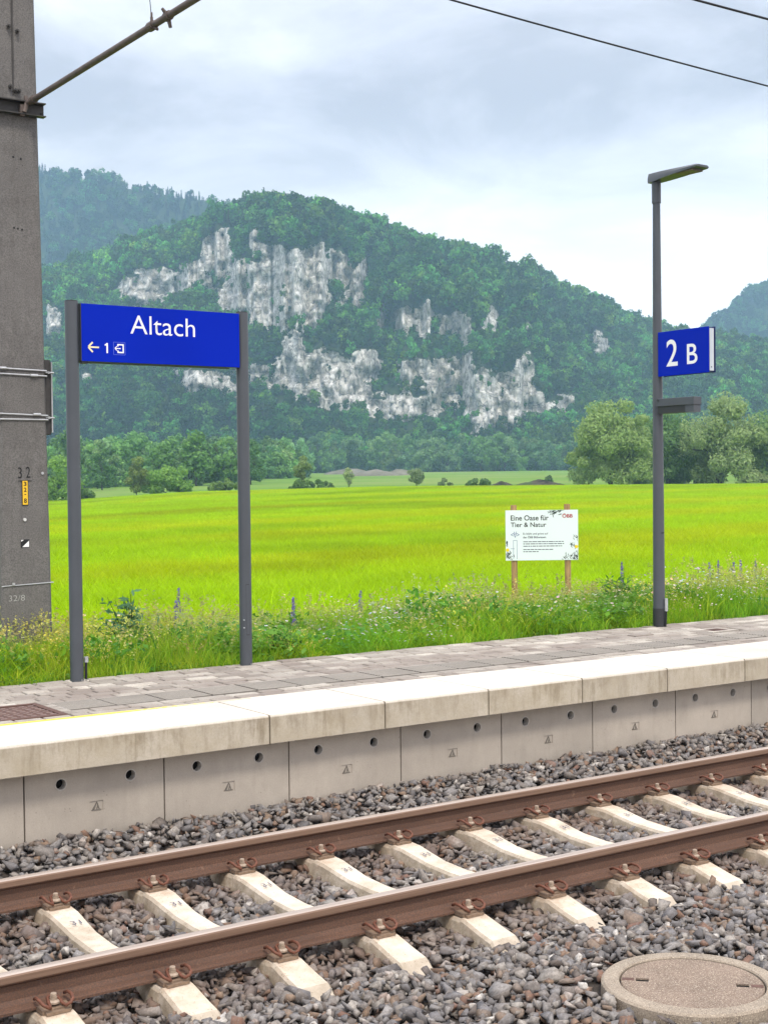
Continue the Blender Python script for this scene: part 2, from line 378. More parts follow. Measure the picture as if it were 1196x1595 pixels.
def m_lid(name, c):
    t = NT(name); p_ = t.pos()
    col = t.ramp(t.noise(p_, 5, 4), [(0.3, tuple(x*0.8 for x in c)), (0.7, tuple(x*1.15 for x in c))])
    v = t.noise(p_, 170, 3, 0.6); col = t.mix(t.ramp(v, [(0.55, 0.0), (0.64, 0.8)]), col, (0.55, 0.47, 0.36))
    v2 = t.noise(p_, 150, 2, 0.6); col = t.mix(t.ramp(v2, [(0.33, 0.7), (0.45, 0.0)]), col, (0.09, 0.06, 0.045))
    t.base(col); t.rough(0.85, 0.25); t.bump(v, 0.5, 0.004); return t.m
MT['lid'] = m_lid('lid_concrete', (0.215, 0.160, 0.122)); MT['ring'] = m_lid('ring_concrete', (0.29, 0.24, 0.185))
def m_wood():
    t = NT('round_wood'); p_ = t.obj(); f = t.noise(p_, 6, 5, 0.6, stretch=(9, 9, 0.7))
    c = t.ramp(f, [(0.3, (0.19, 0.11, 0.045)), (0.7, (0.46, 0.30, 0.135))])
    t.base(c); t.rough(0.75, 0.25); t.bump(f, 0.4, 0.005); return t.m
MT['wood'] = m_wood()

def leafy(name, inst=False, transl=0.35, rough=0.55, gain=1.0, var=0.0):
    "foliage: colour from the mesh (col), varied per instance by tint"
    t = NT(name); a = t.n('ShaderNodeAttribute', attribute_name='col'); c = a.outputs['Color']
    if inst:
        ti = t.n('ShaderNodeAttribute', attribute_name='tint', attribute_type='INSTANCER')
        sp = t.n('ShaderNodeVectorMath', operation='MULTIPLY'); t.l(c, sp.inputs[0]); t.l(ti.outputs['Vector'], sp.inputs[1]); c = sp.outputs[0]
    if var:
        p_ = t.pos(); c = t.mix(t.ramp(t.noise(p_, var, 4), [(0.38, 0.55), (0.62, 0.0)]), c, (0.8, 0.72, 0.6), 'MULTIPLY')
    t.b.inputs['Specular IOR Level'].default_value = 0.15; t.b.inputs['Roughness'].default_value = rough
    t.l(c, t.b.inputs['Base Color'])
    tr = t.n('ShaderNodeBsdfTranslucent'); t.l(c, tr.inputs[0])
    mx = t.n('ShaderNodeMixShader'); mx.inputs[0].default_value = transl
    t.l(t.b.outputs[0], mx.inputs[1]); t.l(tr.outputs[0], mx.inputs[2]); t.l(mx.outputs[0], t.o.inputs[0]); return t.m
MT['leaf'] = leafy('leaf', transl=0.45); MT['leaf_inst'] = leafy('leaf_of_the_wood', True, 0.32); MT['grass_inst'] = leafy('grass_blade', True, 0.48)
MT['grass'] = leafy('grass_blade_single', False, 0.4)
MT['bark'] = plain('bark', (0.060, 0.050, 0.042), 0.9, 0, 0.35, 3, 0.1)
def m_ground(name, stops, scale, bscale=3, bstr=0.5, fine=None):
    t = NT(name); p_ = t.pos()
    c = t.ramp(t.noise(p_, scale, 6, 0.62), stops)
    if fine: c = t.mix(t.ramp(t.noise(p_, fine[0], 4, 0.7), [(0.35, fine[2]), (0.65, 0.0)]), c, fine[1])
    t.base(c); t.rough(0.95, 0.1); t.bump(t.noise(p_, bscale, 5, 0.7), bstr, 0.1); return t.m
MT['verge'] = m_ground('verge_soil', [(0.3, (0.05, 0.075, 0.012)), (0.7, (0.11, 0.16, 0.02))], 1.2, 6)
MT['field'] = m_ground('field_ground', [(0.3, (0.27, 0.40, 0.004)), (0.7, (0.34, 0.48, 0.006))], 0.06, 3)
MT['meadow'] = m_ground('meadow_ground', [(0.32, (0.085, 0.175, 0.02)), (0.5, (0.14, 0.24, 0.03)), (0.68, (0.22, 0.25, 0.08))], 0.022, 0.6, 0.4, (0.12, (0.10, 0.20, 0.03), 0.5))
MT['ground'] = m_ground('ground_earth', [(0.3, (0.06, 0.08, 0.03)), (0.7, (0.10, 0.12, 0.05))], 0.02)
MT['heap'] = m_ground('gravel_heap', [(0.3, (0.10, 0.095, 0.07)), (0.7, (0.21, 0.195, 0.155))], 0.25, 0.8)
MT['earth_heap'] = m_ground('earth_heap', [(0.38, (0.018, 0.018, 0.014)), (0.5, (0.075, 0.066, 0.048)), (0.62, (0.05, 0.085, 0.03))], 0.4, 0.8)
def m_rock():
    t = NT('limestone'); p_ = t.pos()
    c = t.ramp(t.noise(p_, 0.17, 8, 0.72, stretch=(1, 1, 1.2)), [(0.34, (0.22, 0.205, 0.185)), (0.46, (0.45, 0.43, 0.39)), (0.58, (0.80, 0.77, 0.71))])
    c = t.mix(t.ramp(t.noise(p_, 0.32, 6, 0.7, stretch=(1.3, 1.3, 0.6), dist=.8), [(0.57, 0.0), (0.66, 0.6)]), c, (0.13, 0.115, 0.10))
    c = t.mix(t.ramp(t.noise(p_, 0.22, 5, 0.65, stretch=(0.3, 0.3, 2.0), dist=.6), [(0.57, 0.0), (0.66, 0.7)]), c, (0.10, 0.10, 0.085))
    vo = t.n('ShaderNodeTexVoronoi', feature='DISTANCE_TO_EDGE'); mp = t.n('ShaderNodeMapping'); mp.inputs['Scale'].default_value = (.16, .16, .11); t.l(p_, mp.inputs[0]); ad = t.n('ShaderNodeVectorMath', operation='ADD'); nn_ = t.n('ShaderNodeTexNoise'); t.l(p_, nn_.inputs['Vector']); nn_.inputs['Scale'].default_value = .25; t.l(mp.outputs[0], ad.inputs[0]); t.l(nn_.outputs['Color'], ad.inputs[1]); t.l(ad.outputs[0], vo.inputs['Vector']); vo.inputs['Scale'].default_value = 1.0
    c = t.mix(t.ramp(vo.outputs['Distance'], [(.02, .65), (.07, 0.0)]), c, (.075, .07, .062))
    f = t.n('ShaderNodeAttribute', attribute_name='col'); sp = t.n('ShaderNodeSeparateXYZ'); t.l(f.outputs['Vector'], sp.inputs[0])
    g = t.ramp(t.noise(p_, 0.12, 4), [(0.3, (0.022, 0.040, 0.016)), (0.7, (0.04, 0.065, 0.022))])
    k = t.ramp(t.math('ADD', sp.outputs[0], t.math('MULTIPLY', t.math('SUBTRACT', t.noise(p_, 0.35, 5, 0.7), 0.5), 0.9)), [(0.435, 0.0), (0.465, 1.0)])
    t.base(t.mix(k, g, c)); t.rough(0.95, 0.1); t.bump(t.noise(p_, 0.7, 6, 0.7), 0.9, 1.2); return t.m
MT['rock'] = m_rock()

# ------------------------------------------------------------------ noise and scatter tools
def vnoise(x, y, seed):
    x0 = np.floor(x).astype(int); y0 = np.floor(y).astype(int); fx = x-x0; fy = y-y0
    fx = fx*fx*(3-2*fx); fy = fy*fy*(3-2*fy)
    def h(i, j):
        n = (i*374761393 + j*668265263 + seed*974634777) & 0xffffffff
        n = ((n ^ (n >> 13))*1274126177) & 0xffffffff
        return ((n ^ (n >> 16)) & 0xffff)/65535.0
    return (h(x0, y0)*(1-fx)+h(x0+1, y0)*fx)*(1-fy) + (h(x0, y0+1)*(1-fx)+h(x0+1, y0+1)*fx)*fy
def fbm(x, y, seed=1, oct=4):
    s = 0; a = 0.5; t = 0
    x = np.asarray(x, float); y = np.asarray(y, float)
    for i in range(oct):
        s = s + a*vnoise(x*2**i, y*2**i, seed+i*17); t += a; a *= 0.5
    return s/t
def sstep(a, b, x):
    t = np.clip((np.asarray(x, float)-a)/(b-a), 0, 1); return t*t*(3-2*t)

SRC = {}
def src_collection(name, objs):
    c = bpy.data.collections.new(name)
    for i, (nm, me) in enumerate(objs):
        o = bpy.data.objects.new('%s_%03d' % (nm, i), me); c.objects.link(o)
    g = bpy.data.node_groups.new(name, 'GeometryNodeTree')
    g.interface.new_socket('Geometry', in_out='INPUT', socket_type='NodeSocketGeometry')
    g.interface.new_socket('Geometry', in_out='OUTPUT', socket_type='NodeSocketGeometry')
    gi = g.nodes.new('NodeGroupInput'); go = g.nodes.new('NodeGroupOutput')
    ip = g.nodes.new('GeometryNodeInstanceOnPoints'); ci = g.nodes.new('GeometryNodeCollectionInfo')
    ci.inputs['Collection'].default_value = c; ci.inputs['Separate Children'].default_value = True; ci.inputs['Reset Children'].default_value = True
    def na(n, ty):
        x = g.nodes.new('GeometryNodeInputNamedAttribute'); x.data_type = ty; x.inputs['Name'].default_value = n
        return [o for o in x.outputs if o.enabled and o.name == 'Attribute'][0]
    ip.inputs['Pick Instance'].default_value = True
    g.links.new(gi.outputs[0], ip.inputs['Points']); g.links.new(ci.outputs[0], ip.inputs['Instance'])
    g.links.new(na('pick', 'INT'), ip.inputs['Instance Index']); g.links.new(na('rot', 'FLOAT_VECTOR'), ip.inputs['Rotation'])
    g.links.new(na('scl', 'FLOAT_VECTOR'), ip.inputs['Scale']); g.links.new(ip.outputs[0], go.inputs[0])
    return g
def scatter(name, group, pts, pick, rot, scl, tint, kind='stuff'):
    pts = np.asarray(pts, float); n = len(pts)
    me = bpy.data.meshes.new(name); me.vertices.add(n); me.vertices.foreach_set('co', pts.ravel())
    a = me.attributes.new('pick', 'INT', 'POINT'); a.data.foreach_set('value', np.asarray(pick, np.int32))
    for nm, v in (('rot', rot), ('scl', scl), ('tint', tint)):
        a = me.attributes.new(nm, 'FLOAT_VECTOR', 'POINT'); a.data.foreach_set('vector', np.asarray(v, float).ravel())
    o = bpy.data.objects.new(name, me); COL.objects.link(o)
    md = o.modifiers.new('scatter', 'NODES'); md.node_group = group
    if kind: o['kind'] = kind
    return o
def yaw3(n): return np.stack([np.zeros(n), np.zeros(n), nr.uniform(0, 2*PI, n)], 1)

def leaves(C, Nrm, size, elong, colA, colB, tilt=0.6, rs=None, droop=0.0, rim=None):
    "rhombic leaf faces at C facing about Nrm; returns verts, faces, colours"
    rs = rs or nr; n = len(C)
    nm = Nrm + tilt*rs.normal(size=(n, 3)); nm /= np.linalg.norm(nm, axis=1)[:, None]+1e-9
    t = rs.normal(size=(n, 3)); t[:, 2] -= droop; t -= nm*(t*nm).sum(1)[:, None]; t /= np.linalg.norm(t, axis=1)[:, None]+1e-9
    b = np.cross(nm, t); s = size*rs.uniform(0.6, 1.35, n)[:, None]
    v = np.stack([C - t*s*elong*0.5, C + b*s*0.5 - t*s*0.05, C + t*s*elong*0.5, C - b*s*0.5 + t*s*0.05], 1).reshape(-1, 3)
    f = np.arange(4*n).reshape(-1, 4)
    k = rs.uniform(0, 1, n)[:, None]; c = np.asarray(colA)*(1-k) + np.asarray(colB)*k
    c = c*rs.uniform(0.82, 1.18, n)[:, None]
    return v, f, np.repeat(c, 4, 0)
def mesh_np(name, v, f, c, mat, smooth=False):
    me = bpy.data.meshes.new(name); v = np.asarray(v, float); f = np.asarray(f)
    n, m, k = len(v), len(f), f.shape[1]
    me.vertices.add(n); me.vertices.foreach_set('co', v.ravel())
    me.loops.add(m*k); me.loops.foreach_set('vertex_index', f.ravel().astype(np.int32))
    me.polygons.add(m); me.polygons.foreach_set('loop_start', np.arange(0, m*k, k, dtype=np.int32))
    me.update(calc_edges=True); me.validate()
    if c is not None:
        at = me.color_attributes.new('col', 'FLOAT_COLOR', 'POINT'); at.data.foreach_set('color', np.hstack([c, np.ones((n, 1))]).ravel())
    if smooth: me.polygons.foreach_set('use_smooth', [True]*m)
    me.materials.append(mat); return me

def crown_pts(rs, n, W, H, z0, K, rc, flat=0.0, shape='round'):
    "leaf places in lumps spread over an uneven crown; normals look outward from each lump"
    P, Q = [], []
    if shape == 'dome':
        for i in range(K):
            rho = math.sqrt(rs.uniform(0, 1))*.88; an = rs.uniform(0, 2*PI); zm = (1-rho**2.4)**.55; lob = 0.90+.10*math.sin(3*an+K)+.05*rs.normal()
            zt_ = zm*(rs.uniform(.02, 1)**.8)*lob; c = np.array([math.cos(an)*rho*W/2, math.sin(an)*rho*W/2, z0+H*np.clip(zt_, 0.03, .88)])
            k = int(n/K); rr = rc*rs.uniform(.65, 1.3); u = rs.normal(size=(k, 3)); u /= np.linalg.norm(u, axis=1)[:, None]; u[:, 2] = u[:, 2]*.8+.12
            P.append(c+u*rr*rs.uniform(.6, 1.05, (k, 1))); Q.append(u)
        return np.concatenate(P), np.concatenate(Q)
    for i in range(K):
        d = rs.normal(size=3); d /= np.linalg.norm(d); d[2] = d[2]*0.9 + 0.12
        r = rs.uniform(0.45, 0.92)
        zz_ = 0.5 + 0.5*d[2]*r
        wd = 1.0
        if shape == 'egg': wd = 1.15 - 0.55*zz_
        if shape == 'dome': wd = 1.1 if zz_ < 0.45 else 1.0
        c = np.array([d[0]*r*W/2*wd, d[1]*r*W/2*wd, z0 + H*zz_])
        k = int(n/K); rr = rc*rs.uniform(0.65, 1.3)
        u = rs.normal(size=(k, 3)); u /= np.linalg.norm(u, axis=1)[:, None]; u[:, 2] = u[:, 2]*0.8 + 0.12
        P.append(c + u*rr*rs.uniform(0.6, 1.05, (k, 1))); Q.append(u)
    return np.concatenate(P), np.concatenate(Q)
def limbs(mb, rs, H, r0, W, n=6, lean=0.0, split=0.25, up_=0.9):
    "a tapered trunk that divides into limbs and twigs; returns the tips"
    tips = []
    base = Vector((0, 0, -0.3)); top = Vector((lean*H*split, lean*0.3*H, H*split))
    mb.tube([base, (base+top)/2+Vector((rs.normal()*0.03*H, rs.normal()*0.03*H, 0)), top], [r0*1.25, r0*1.0, r0*0.85], 9)
    def grow(p, d, L, r, lv):
        q1 = p + d*L*0.5 + Vector(rs.normal(size=3)*0.06*L); q2 = q1 + (d + Vector((0, 0, 0.15)) + Vector(rs.normal(size=3)*0.15)).normalized()*L*0.5
        mb.tube([p, q1, q2], [r, r*0.75, r*0.5], 7 if lv == 0 else 5)
        tips.append(q2); tips.append(q1)
        if lv < 2:
            for _ in range(3):
                dd = (d + Vector(rs.normal(size=3)*0.55) + Vector((0, 0, 0.2))).normalized(); grow(q2, dd, L*0.62, r*0.5, lv+1)
    for i in range(n):
        a = 2*PI*(i+rs.uniform(-0.3, 0.3))/n
        grow(top - Vector((0, 0, rs.uniform(0, 0.08)*H)), Vector((math.cos(a)*W, math.sin(a)*W, up_*rs.uniform(0.7, 1.4))).normalized(), H*rs.uniform(0.26, 0.36), r0*0.6, 0)
    return tips

# ------------------------------------------------------------------ terrain
EDGE_A = np.array([-0.60, -0.225, -0.135, 0.0, 0.27, 0.6]); EDGE_Z = np.array([-0.2, -0.06, 0.95, 1.36, 1.25, 1.2])
D_EDGE = 192.0
def zg(x, y):
    D, L = dl(x, y); a = np.clip(L/np.maximum(D, 1), -0.6, 0.6)
    ze = np.interp(a, EDGE_A, EDGE_Z)
    z = 0.63 - 0.47*sstep(6.4, 11.0, y)
    z = z + (ze-0.16)*sstep(30, 195, D)*np.where(D < 195, 1, 1) * 1.0
    far = np.clip((D-197)/430.0, 0, None)
    return z + far*(6.4-ze) + 0.10*(fbm(x*0.02, y*0.02, 5)-0.5)*sstep(10, 40, D)
def terrain():
    Ds = np.concatenate([np.arange(8.5, 40, 0.8), np.arange(40, 192, 4), np.array([192.0]), np.arange(194, 720, 6)])
    As = np.linspace(-0.75, 0.75, 181)
    A, Dg = np.meshgrid(As, Ds); X, Y = wpos(A, Dg)
    # the front rows start at the back edge of the platform
    keep = Y > 5.165
    Z = zg(X, Y); nR, nC = X.shape
    idx = np.arange(nR*nC).reshape(nR, nC)
    q = np.stack([idx[:-1, :-1], idx[:-1, 1:], idx[1:, 1:], idx[1:, :-1]], -1).reshape(-1, 4)
    V = np.stack([X, Y, Z], -1).reshape(-1, 3)
    V[:, 1] = np.maximum(V[:, 1], 5.165); 
    yc = Y.reshape(-1)[q].max(1); q = q[yc > 5.165]
    Dc = Dg.reshape(-1)[q].mean(1); ycm = Y.reshape(-1)[q].mean(1)
    for nm, mk, mt in (('grass_verge', ycm < 11.8, 'verge'), ('field', (ycm >= 11.8) & (Dc < 193), 'field'), ('meadow', (ycm >= 11.8) & (Dc >= 193), 'meadow')):
        f = q[mk]; u, inv = np.unique(f, return_inverse=True)
        me = mesh_np(nm, V[u], inv.reshape(-1, 4), None, MT[mt], True); tag(link(nm, me), kind='structure')
terrain()
g = MB(); g.box((-2200, -2200, -4), (2200, 2200, -0.9)); tag(g.build('ground', MT['ground']), kind='structure')

# ------------------------------------------------------------------ the wooded hill with its cliffs, and the ridges behind it
CLIFF = [  # places of bare rock on the face of the hill: centre, half sizes (pixels of the photograph), tilt, strength
 (242, 452, 50, 24, -12, 1.0), (203, 462, 18, 12, 0, .8), (345, 392, 22, 28, 20, .8), (322, 428, 26, 26, -20, .8), (402, 382, 10, 16, 0, .8), (432, 398, 22, 14, 25, .9),
 (430, 462, 68, 42, 4, 1.15), (485, 478, 16, 36, 0, 1.0), (512, 420, 36, 28, 35, 1.0), (563, 446, 13, 34, 12, 1.0), (540, 474, 10, 20, 20, .8), (468, 408, 20, 14, 0, .8),
 (594, 500, 8, 28, 4, .95), (640, 505, 28, 22, -15, .72), (712, 515, 34, 22, 20, .78), (770, 505, 12, 22, 0, .7),
 (462, 562, 18, 34, -10, .9), (500, 580, 58, 24, 5, .9), (570, 575, 22, 22, 8, 1.05), (520, 612, 62, 22, 8, .9), (445, 600, 22, 16, 0, .8), (400, 590, 32, 18, 0, .7),
 (650, 588, 34, 22, 5, .8), (704, 588, 34, 24, -25, 1.0), (625, 640, 62, 17, 3, .92), (690, 628, 26, 18, 0, .8), (555, 636, 26, 12, 0, .8),
 (752, 628, 22, 42, 0, 1.05), (790, 625, 34, 38, 8, 1.05), (816, 590, 15, 30, 10, 1.0), (770, 652, 42, 14, 0, .95), (835, 630, 12, 16, 0, .8),
 (885, 632, 20, 12, 0, .8), (934, 541, 14, 18, 0, .8), (318, 600, 42, 20, 12, .72), (350, 612, 22, 14, 0, .75), (140, 596, 10, 8, 0, .8), (88, 505, 14, 22, 0, .7), (826, 520, 6, 12, 0, .7),
 (120, 560, 16, 16, 0, .55), (668, 500, 14, 30, 0, .72), (860, 640, 16, 10, 0, .7)]
def cliff(px, py):
    m = np.zeros(np.shape(px))
    wx_ = px + 14*(fbm(px/16, py/22, 31)-0.5); wy_ = py + 12*(fbm(px/20, py/14, 41)-0.5)
    for cx, cy_, rx, ry, an, s in CLIFF:
        c, s_ = math.cos(math.radians(an)), math.sin(math.radians(an))
        dx, dy = wx_-cx, wy_-cy_; u = (dx*c+dy*s_)/rx; v = (-dx*s_+dy*c)/ry
        m = np.maximum(m, s*np.clip(1.62-np.sqrt(u*u+v*v), 0, 1))
    return np.clip(m*1.28 + 1.25*(fbm(px/13, py/8, 51, 4)-0.5) - 0.04, 0, 1)
def skyline(pts, a):
    p = np.array(pts, float); px = 598+a*FPX; return np.interp(px, p[:, 0], p[:, 1])
def build_hill(name, a0, a1, da, sky_pts, tree_px, D0, z0, kfun, dz, rows, mat, with_cliff, back=60):
    a = np.arange(a0, a1, da); n = len(a); px = 598+a*FPX
    tgt = (hor(px)-(skyline(sky_pts, a)+tree_px + 5*(fbm(px/30, px*0, 3)-0.5)))/FPX
    D = np.full(n, float(D0)) + 30*(fbm(px/120, px*0, 9)-0.5); z = np.full(n, float(z0))
    k = kfun(px, tgt); done = np.zeros(n, bool)
    Pd, Pz, Pm = [D.copy()], [z.copy()], [np.zeros(n)]
    for r_ in range(rows):
        py = hor(px) - (z-CAM[2])/D*FPX
        m = cliff(px, py) if with_cliff else np.zeros(n)
        ms = sstep(0.3, 0.55, m)
        done = done | ((z-CAM[2])/D >= tgt)
        st = dz*(k*(1-ms)*(0.75+0.5*fbm(px/40, z/25, 13)) + 0.22*ms)
        D = np.where(done, D+4.0, D+st); z = np.where(done, z-0.6, z+dz)
        Pd.append(D.copy()); Pz.append(z.copy()); Pm.append(np.where(done, 0, m))
    Pd, Pz, Pm = map(np.array, (Pd, Pz, Pm))
    A = np.tile(a, (len(Pd), 1))
    if with_cliff:   # broken rock: buttresses, clefts, ledges
        u = A*850; h = Pz
        ck = (1-np.abs(2*fbm(u/10, h/26, 65)-1))**7
        def blocks(su, sh, sd):
            uu = u/su + 1.1*fbm(u/(su*2), h/(sh*2), sd) ; hh_ = h/sh + 1.0*fbm(u/(su*3), h/(sh*2), sd+5) + .12*u/su; iu = np.floor(uu); ih = np.floor(hh_); iu2 = np.floor(uu + .5*(ih % 2))
            return np.modf(np.abs(np.sin(iu2*127.1+ih*311.7+sd)*43758.5))[0]-.5
        dis = 14*(fbm(u/24, h/24, 61)-0.5) + 7*blocks(8, 12, 3) + 4.5*blocks(3.6, 5, 8) + 5*(fbm(u/60, h/4.5, 63)-0.5) + 2.5*(fbm(u/3, h/3.5, 64)-0.5) + 3*ck
        Pd = Pd + dis*sstep(0.3, 0.6, Pm)
    X, Y = wpos(A, Pd); nR, nC = X.shape; idx = np.arange(nR*nC).reshape(nR, nC)
    q = np.stack([idx[:-1, :-1], idx[:-1, 1:], idx[1:, 1:], idx[1:, :-1]], -1).reshape(-1, 4)
    V = np.stack([X, Y, Pz], -1).reshape(-1, 3)
    c = np.repeat(Pm.reshape(-1, 1), 3, 1)
    o = tag(link(name, mesh_np(name, V, q, c, mat, False)), kind='structure')
    return V.reshape(nR, nC, 3), Pm
MAIN_SKY = [(-200, 470), (0, 466), (72, 430), (130, 401), (200, 370), (270, 357), (310, 344), (345, 329), (380, 317), (430, 306), (480, 314), (530, 325), (580, 345), (640, 362), (690, 378), (740, 390),
            (790, 405), (850, 425), (900, 450), (950, 475), (1000, 492), (1050, 508), (1110, 516), (1200, 532), (1400, 560)]
LEFT_SKY = [(-300, 235), (65, 268), (120, 275), (200, 288), (270, 302), (345, 316), (450, 340), (700, 420)]
RIGHT_SKY = [(900, 590), (1060, 545), (1110, 502), (1140, 475), (1165, 455), (1196, 445), (1300, 405), (1500, 380)]
VH, MH = build_hill('hill', -0.37, 0.37, 0.00115, MAIN_SKY, 20, 640, 6.0, lambda px, t: np.clip(330/np.maximum(t*900, 40), 1.2, 5.0), 1.15, 205, MT['rock'], True)
VL, ML = build_hill('far_ridge', -0.42, 0.08, 0.004, LEFT_SKY, 7, 1180, 60, lambda px, t: np.full(len(px), 1.1), 4.0, 75, MT['rock'], False)
VR, MR = build_hill('far_hill', 0.10, 0.45, 0.004, RIGHT_SKY, 10, 1350, 10, lambda px, t: np.full(len(px), 1.3), 4.0, 60, MT['rock'], False)

GD, GL = (0.018, 0.060, 0.016), (0.068, 0.175, 0.026)
def wood_tree(i):
    rs = np.random.RandomState(100+i)
    if i < 6:
        W, H = rs.uniform(7, 10), rs.uniform(9, 12)
        P, Q = crown_pts(rs, 330, W, H, 1.0, 13, 2.0)
        v, f, c = leaves(P, Q, 1.15, 1.3, GD, GL, 0.5, rs)
    else:
        H = rs.uniform(13, 17); P, Q = [], []
        for lv in range(26):
            t = lv/26; rad = (1-t)**0.85*2.4*rs.uniform(0.8, 1.15)+0.15; k = int(4+9*(1-t))
            an = rs.uniform(0, 2*PI, k); r_ = rad*rs.uniform(0.35, 1, k)
            P.append(np.stack([np.cos(an)*r_, np.sin(an)*r_, 1.5+H*t - 0.35*r_], 1)); Q.append(np.stack([np.cos(an)*0.5, np.sin(an)*0.5, np.ones(k)], 1))
        P, Q = np.concatenate(P), np.concatenate(Q)
        v, f, c = leaves(P, Q, 1.0, 1.7, (0.022, 0.046, 0.022), (0.040, 0.078, 0.030), 0.35, rs)
    return mesh_np('wood_tree', v, f, c, MT['leaf_inst'])
G_WOOD = src_collection('wood_source', [('wood_tree', wood_tree(i)) for i in range(9)])
def forest(name, V, Mk, count, con, smin, smax, tint0, seed, pw=0.40, csc=.6):
    rs = np.random.RandomState(seed); nR, nC = V.shape[:2]
    d = np.linalg.norm(V[1:, :-1]-V[:-1, :-1], axis=2)*np.linalg.norm(V[:-1, 1:]-V[:-1, :-1], axis=2)
    d = np.minimum(d, np.median(d)*4) * np.where(Mk[:-1, :-1] > pw, np.where(Mk[:-1, :-1] < pw+0.16, 0.22, 0.035), 1.0)
    pxv = 598+FPX*np.divide(*dl(V[:-1, :-1, 0], V[:-1, :-1, 1])[::-1])
    d = np.where((pxv > -60) & (pxv < 1260), d, 0)
    back = np.maximum.accumulate(V[:-1, :-1, 2], 0) - V[:-1, :-1, 2]; d = np.where(back > 6, 0, d)
    p = d.ravel()/d.sum(); ix = rs.choice(len(p), count, p=p); r_, c_ = ix//(nC-1), ix % (nC-1)
    u, w_ = rs.uniform(0, 1, (2, count, 1))
    P = V[r_, c_]*(1-u)*(1-w_) + V[r_+1, c_]*u*(1-w_) + V[r_, c_+1]*(1-u)*w_ + V[r_+1, c_+1]*u*w_
    P[:, 2] -= 1.2
    rock = Mk[r_, c_] > pw
    Dp, Lp = dl(P[:, 0], P[:, 1])
    nz = fbm(Lp/45, P[:, 2]/30, seed+3)
    pc = np.clip(con + 1.6*(fbm(Lp/60, P[:, 2]/60, seed+7)-0.5), 0.02, 0.95)
    con_ = rs.uniform(0, 1, count) < pc; pick = np.where(con_, rs.randint(6, 9, count), rs.randint(0, 6, count))
    near = np.max([np.roll(Mk, -k, 0) for k in range(0, 14, 2)], 0)[r_, c_]
    s = rs.uniform(smin, smax, count)*np.where(rs.uniform(0, 1, count) < .12, 1.3, 1.0); s = np.where(rock, s*0.42, np.where(near > pw, s*.62, s)); s = np.where(con_, s*csc, s)
    scl = np.stack([s, s, s*rs.uniform(0.85, 1.25, count)], 1)
    g_ = (0.40 + 2.0*rs.uniform(0, 1, count)**2.0)*(0.45+1.1*nz)
    yl = rs.uniform(0, 1, count)
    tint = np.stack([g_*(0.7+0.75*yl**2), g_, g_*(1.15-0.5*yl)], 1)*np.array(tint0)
    return scatter(name, G_WOOD, P, pick, yaw3(count), scl, tint)
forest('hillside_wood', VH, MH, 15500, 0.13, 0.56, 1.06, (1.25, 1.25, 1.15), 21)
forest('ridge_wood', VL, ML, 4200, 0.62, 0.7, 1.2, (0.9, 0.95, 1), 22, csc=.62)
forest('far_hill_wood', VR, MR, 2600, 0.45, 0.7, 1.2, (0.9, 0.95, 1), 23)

# haze: the air between the platform and the hills
hb = MB(); hb.box((-1900, -60, -6), (2600, 2300, 345))
ho = tag(hb.build('haze', []), kind='stuff')
hm = bpy.data.materials.new('haze_air'); hm.use_nodes = True; hm.node_tree.nodes.clear()
hv = hm.node_tree.nodes.new('ShaderNodeVolumePrincipled'); hv.inputs['Color'].default_value = (0.46, 0.72, 1.0, 1); hv.inputs['Density'].default_value = 0.00032
hv.inputs['Anisotropy'].default_value = 0.0
hoo = hm.node_tree.nodes.new('ShaderNodeOutputMaterial'); hm.node_tree.links.new(hv.outputs[0], hoo.inputs['Volume'])
ho.data.materials.append(hm)

# ------------------------------------------------------------------ trackbed and ballast
RN, RF, RTOP = 0.11, 1.617, 0.105        # near and far rail centre lines, top of rail
MH_C, MH_R = (1.947, -1.507), 0.43       # manhole
def zbal(x, y):
    z = np.full(np.shape(y), -0.155)
    z = z + 0.17*sstep(1.75, 2.6, y) - 0.02*sstep(-0.3, 0.0, -np.abs(y-0.86)+0.3)
    z = z + 0.030*sstep(-0.25, -0.7, y) - 0.05*sstep(-1.2, -2.4, y)
    z = z + 0.05*(fbm(x*1.7, y*1.7, 71)-0.5) + 0.045*sstep(1.0, .5, np.hypot(x-1.947, y+1.507))
    z = np.where(y > 1.75, z + 0.10*(fbm(x*0.9, y*0.6, 77)-0.5)*sstep(1.75, 2.4, y), z)
    return z
xs = np.concatenate([np.arange(-60, -3, 3.0), np.arange(-3, 14, 0.15), np.arange(14, 80, 3.0)]); ys = np.concatenate([np.arange(-60, -4, 4.0), np.arange(-4, 2.72, 0.12), [2.74]])
X, Y = np.meshgrid(xs, ys); Z = zbal(X, Y) - 0.038
idx = np.arange(X.size).reshape(X.shape)
trackbed = tag(link('trackbed', mesh_np('trackbed', np.stack([X, Y, Z], -1).reshape(-1, 3), np.stack([idx[:-1, :-1], idx[:-1, 1:], idx[1:, 1:], idx[1:, :-1]], -1).reshape(-1, 4), None, MT['bed'], True)), kind='structure')
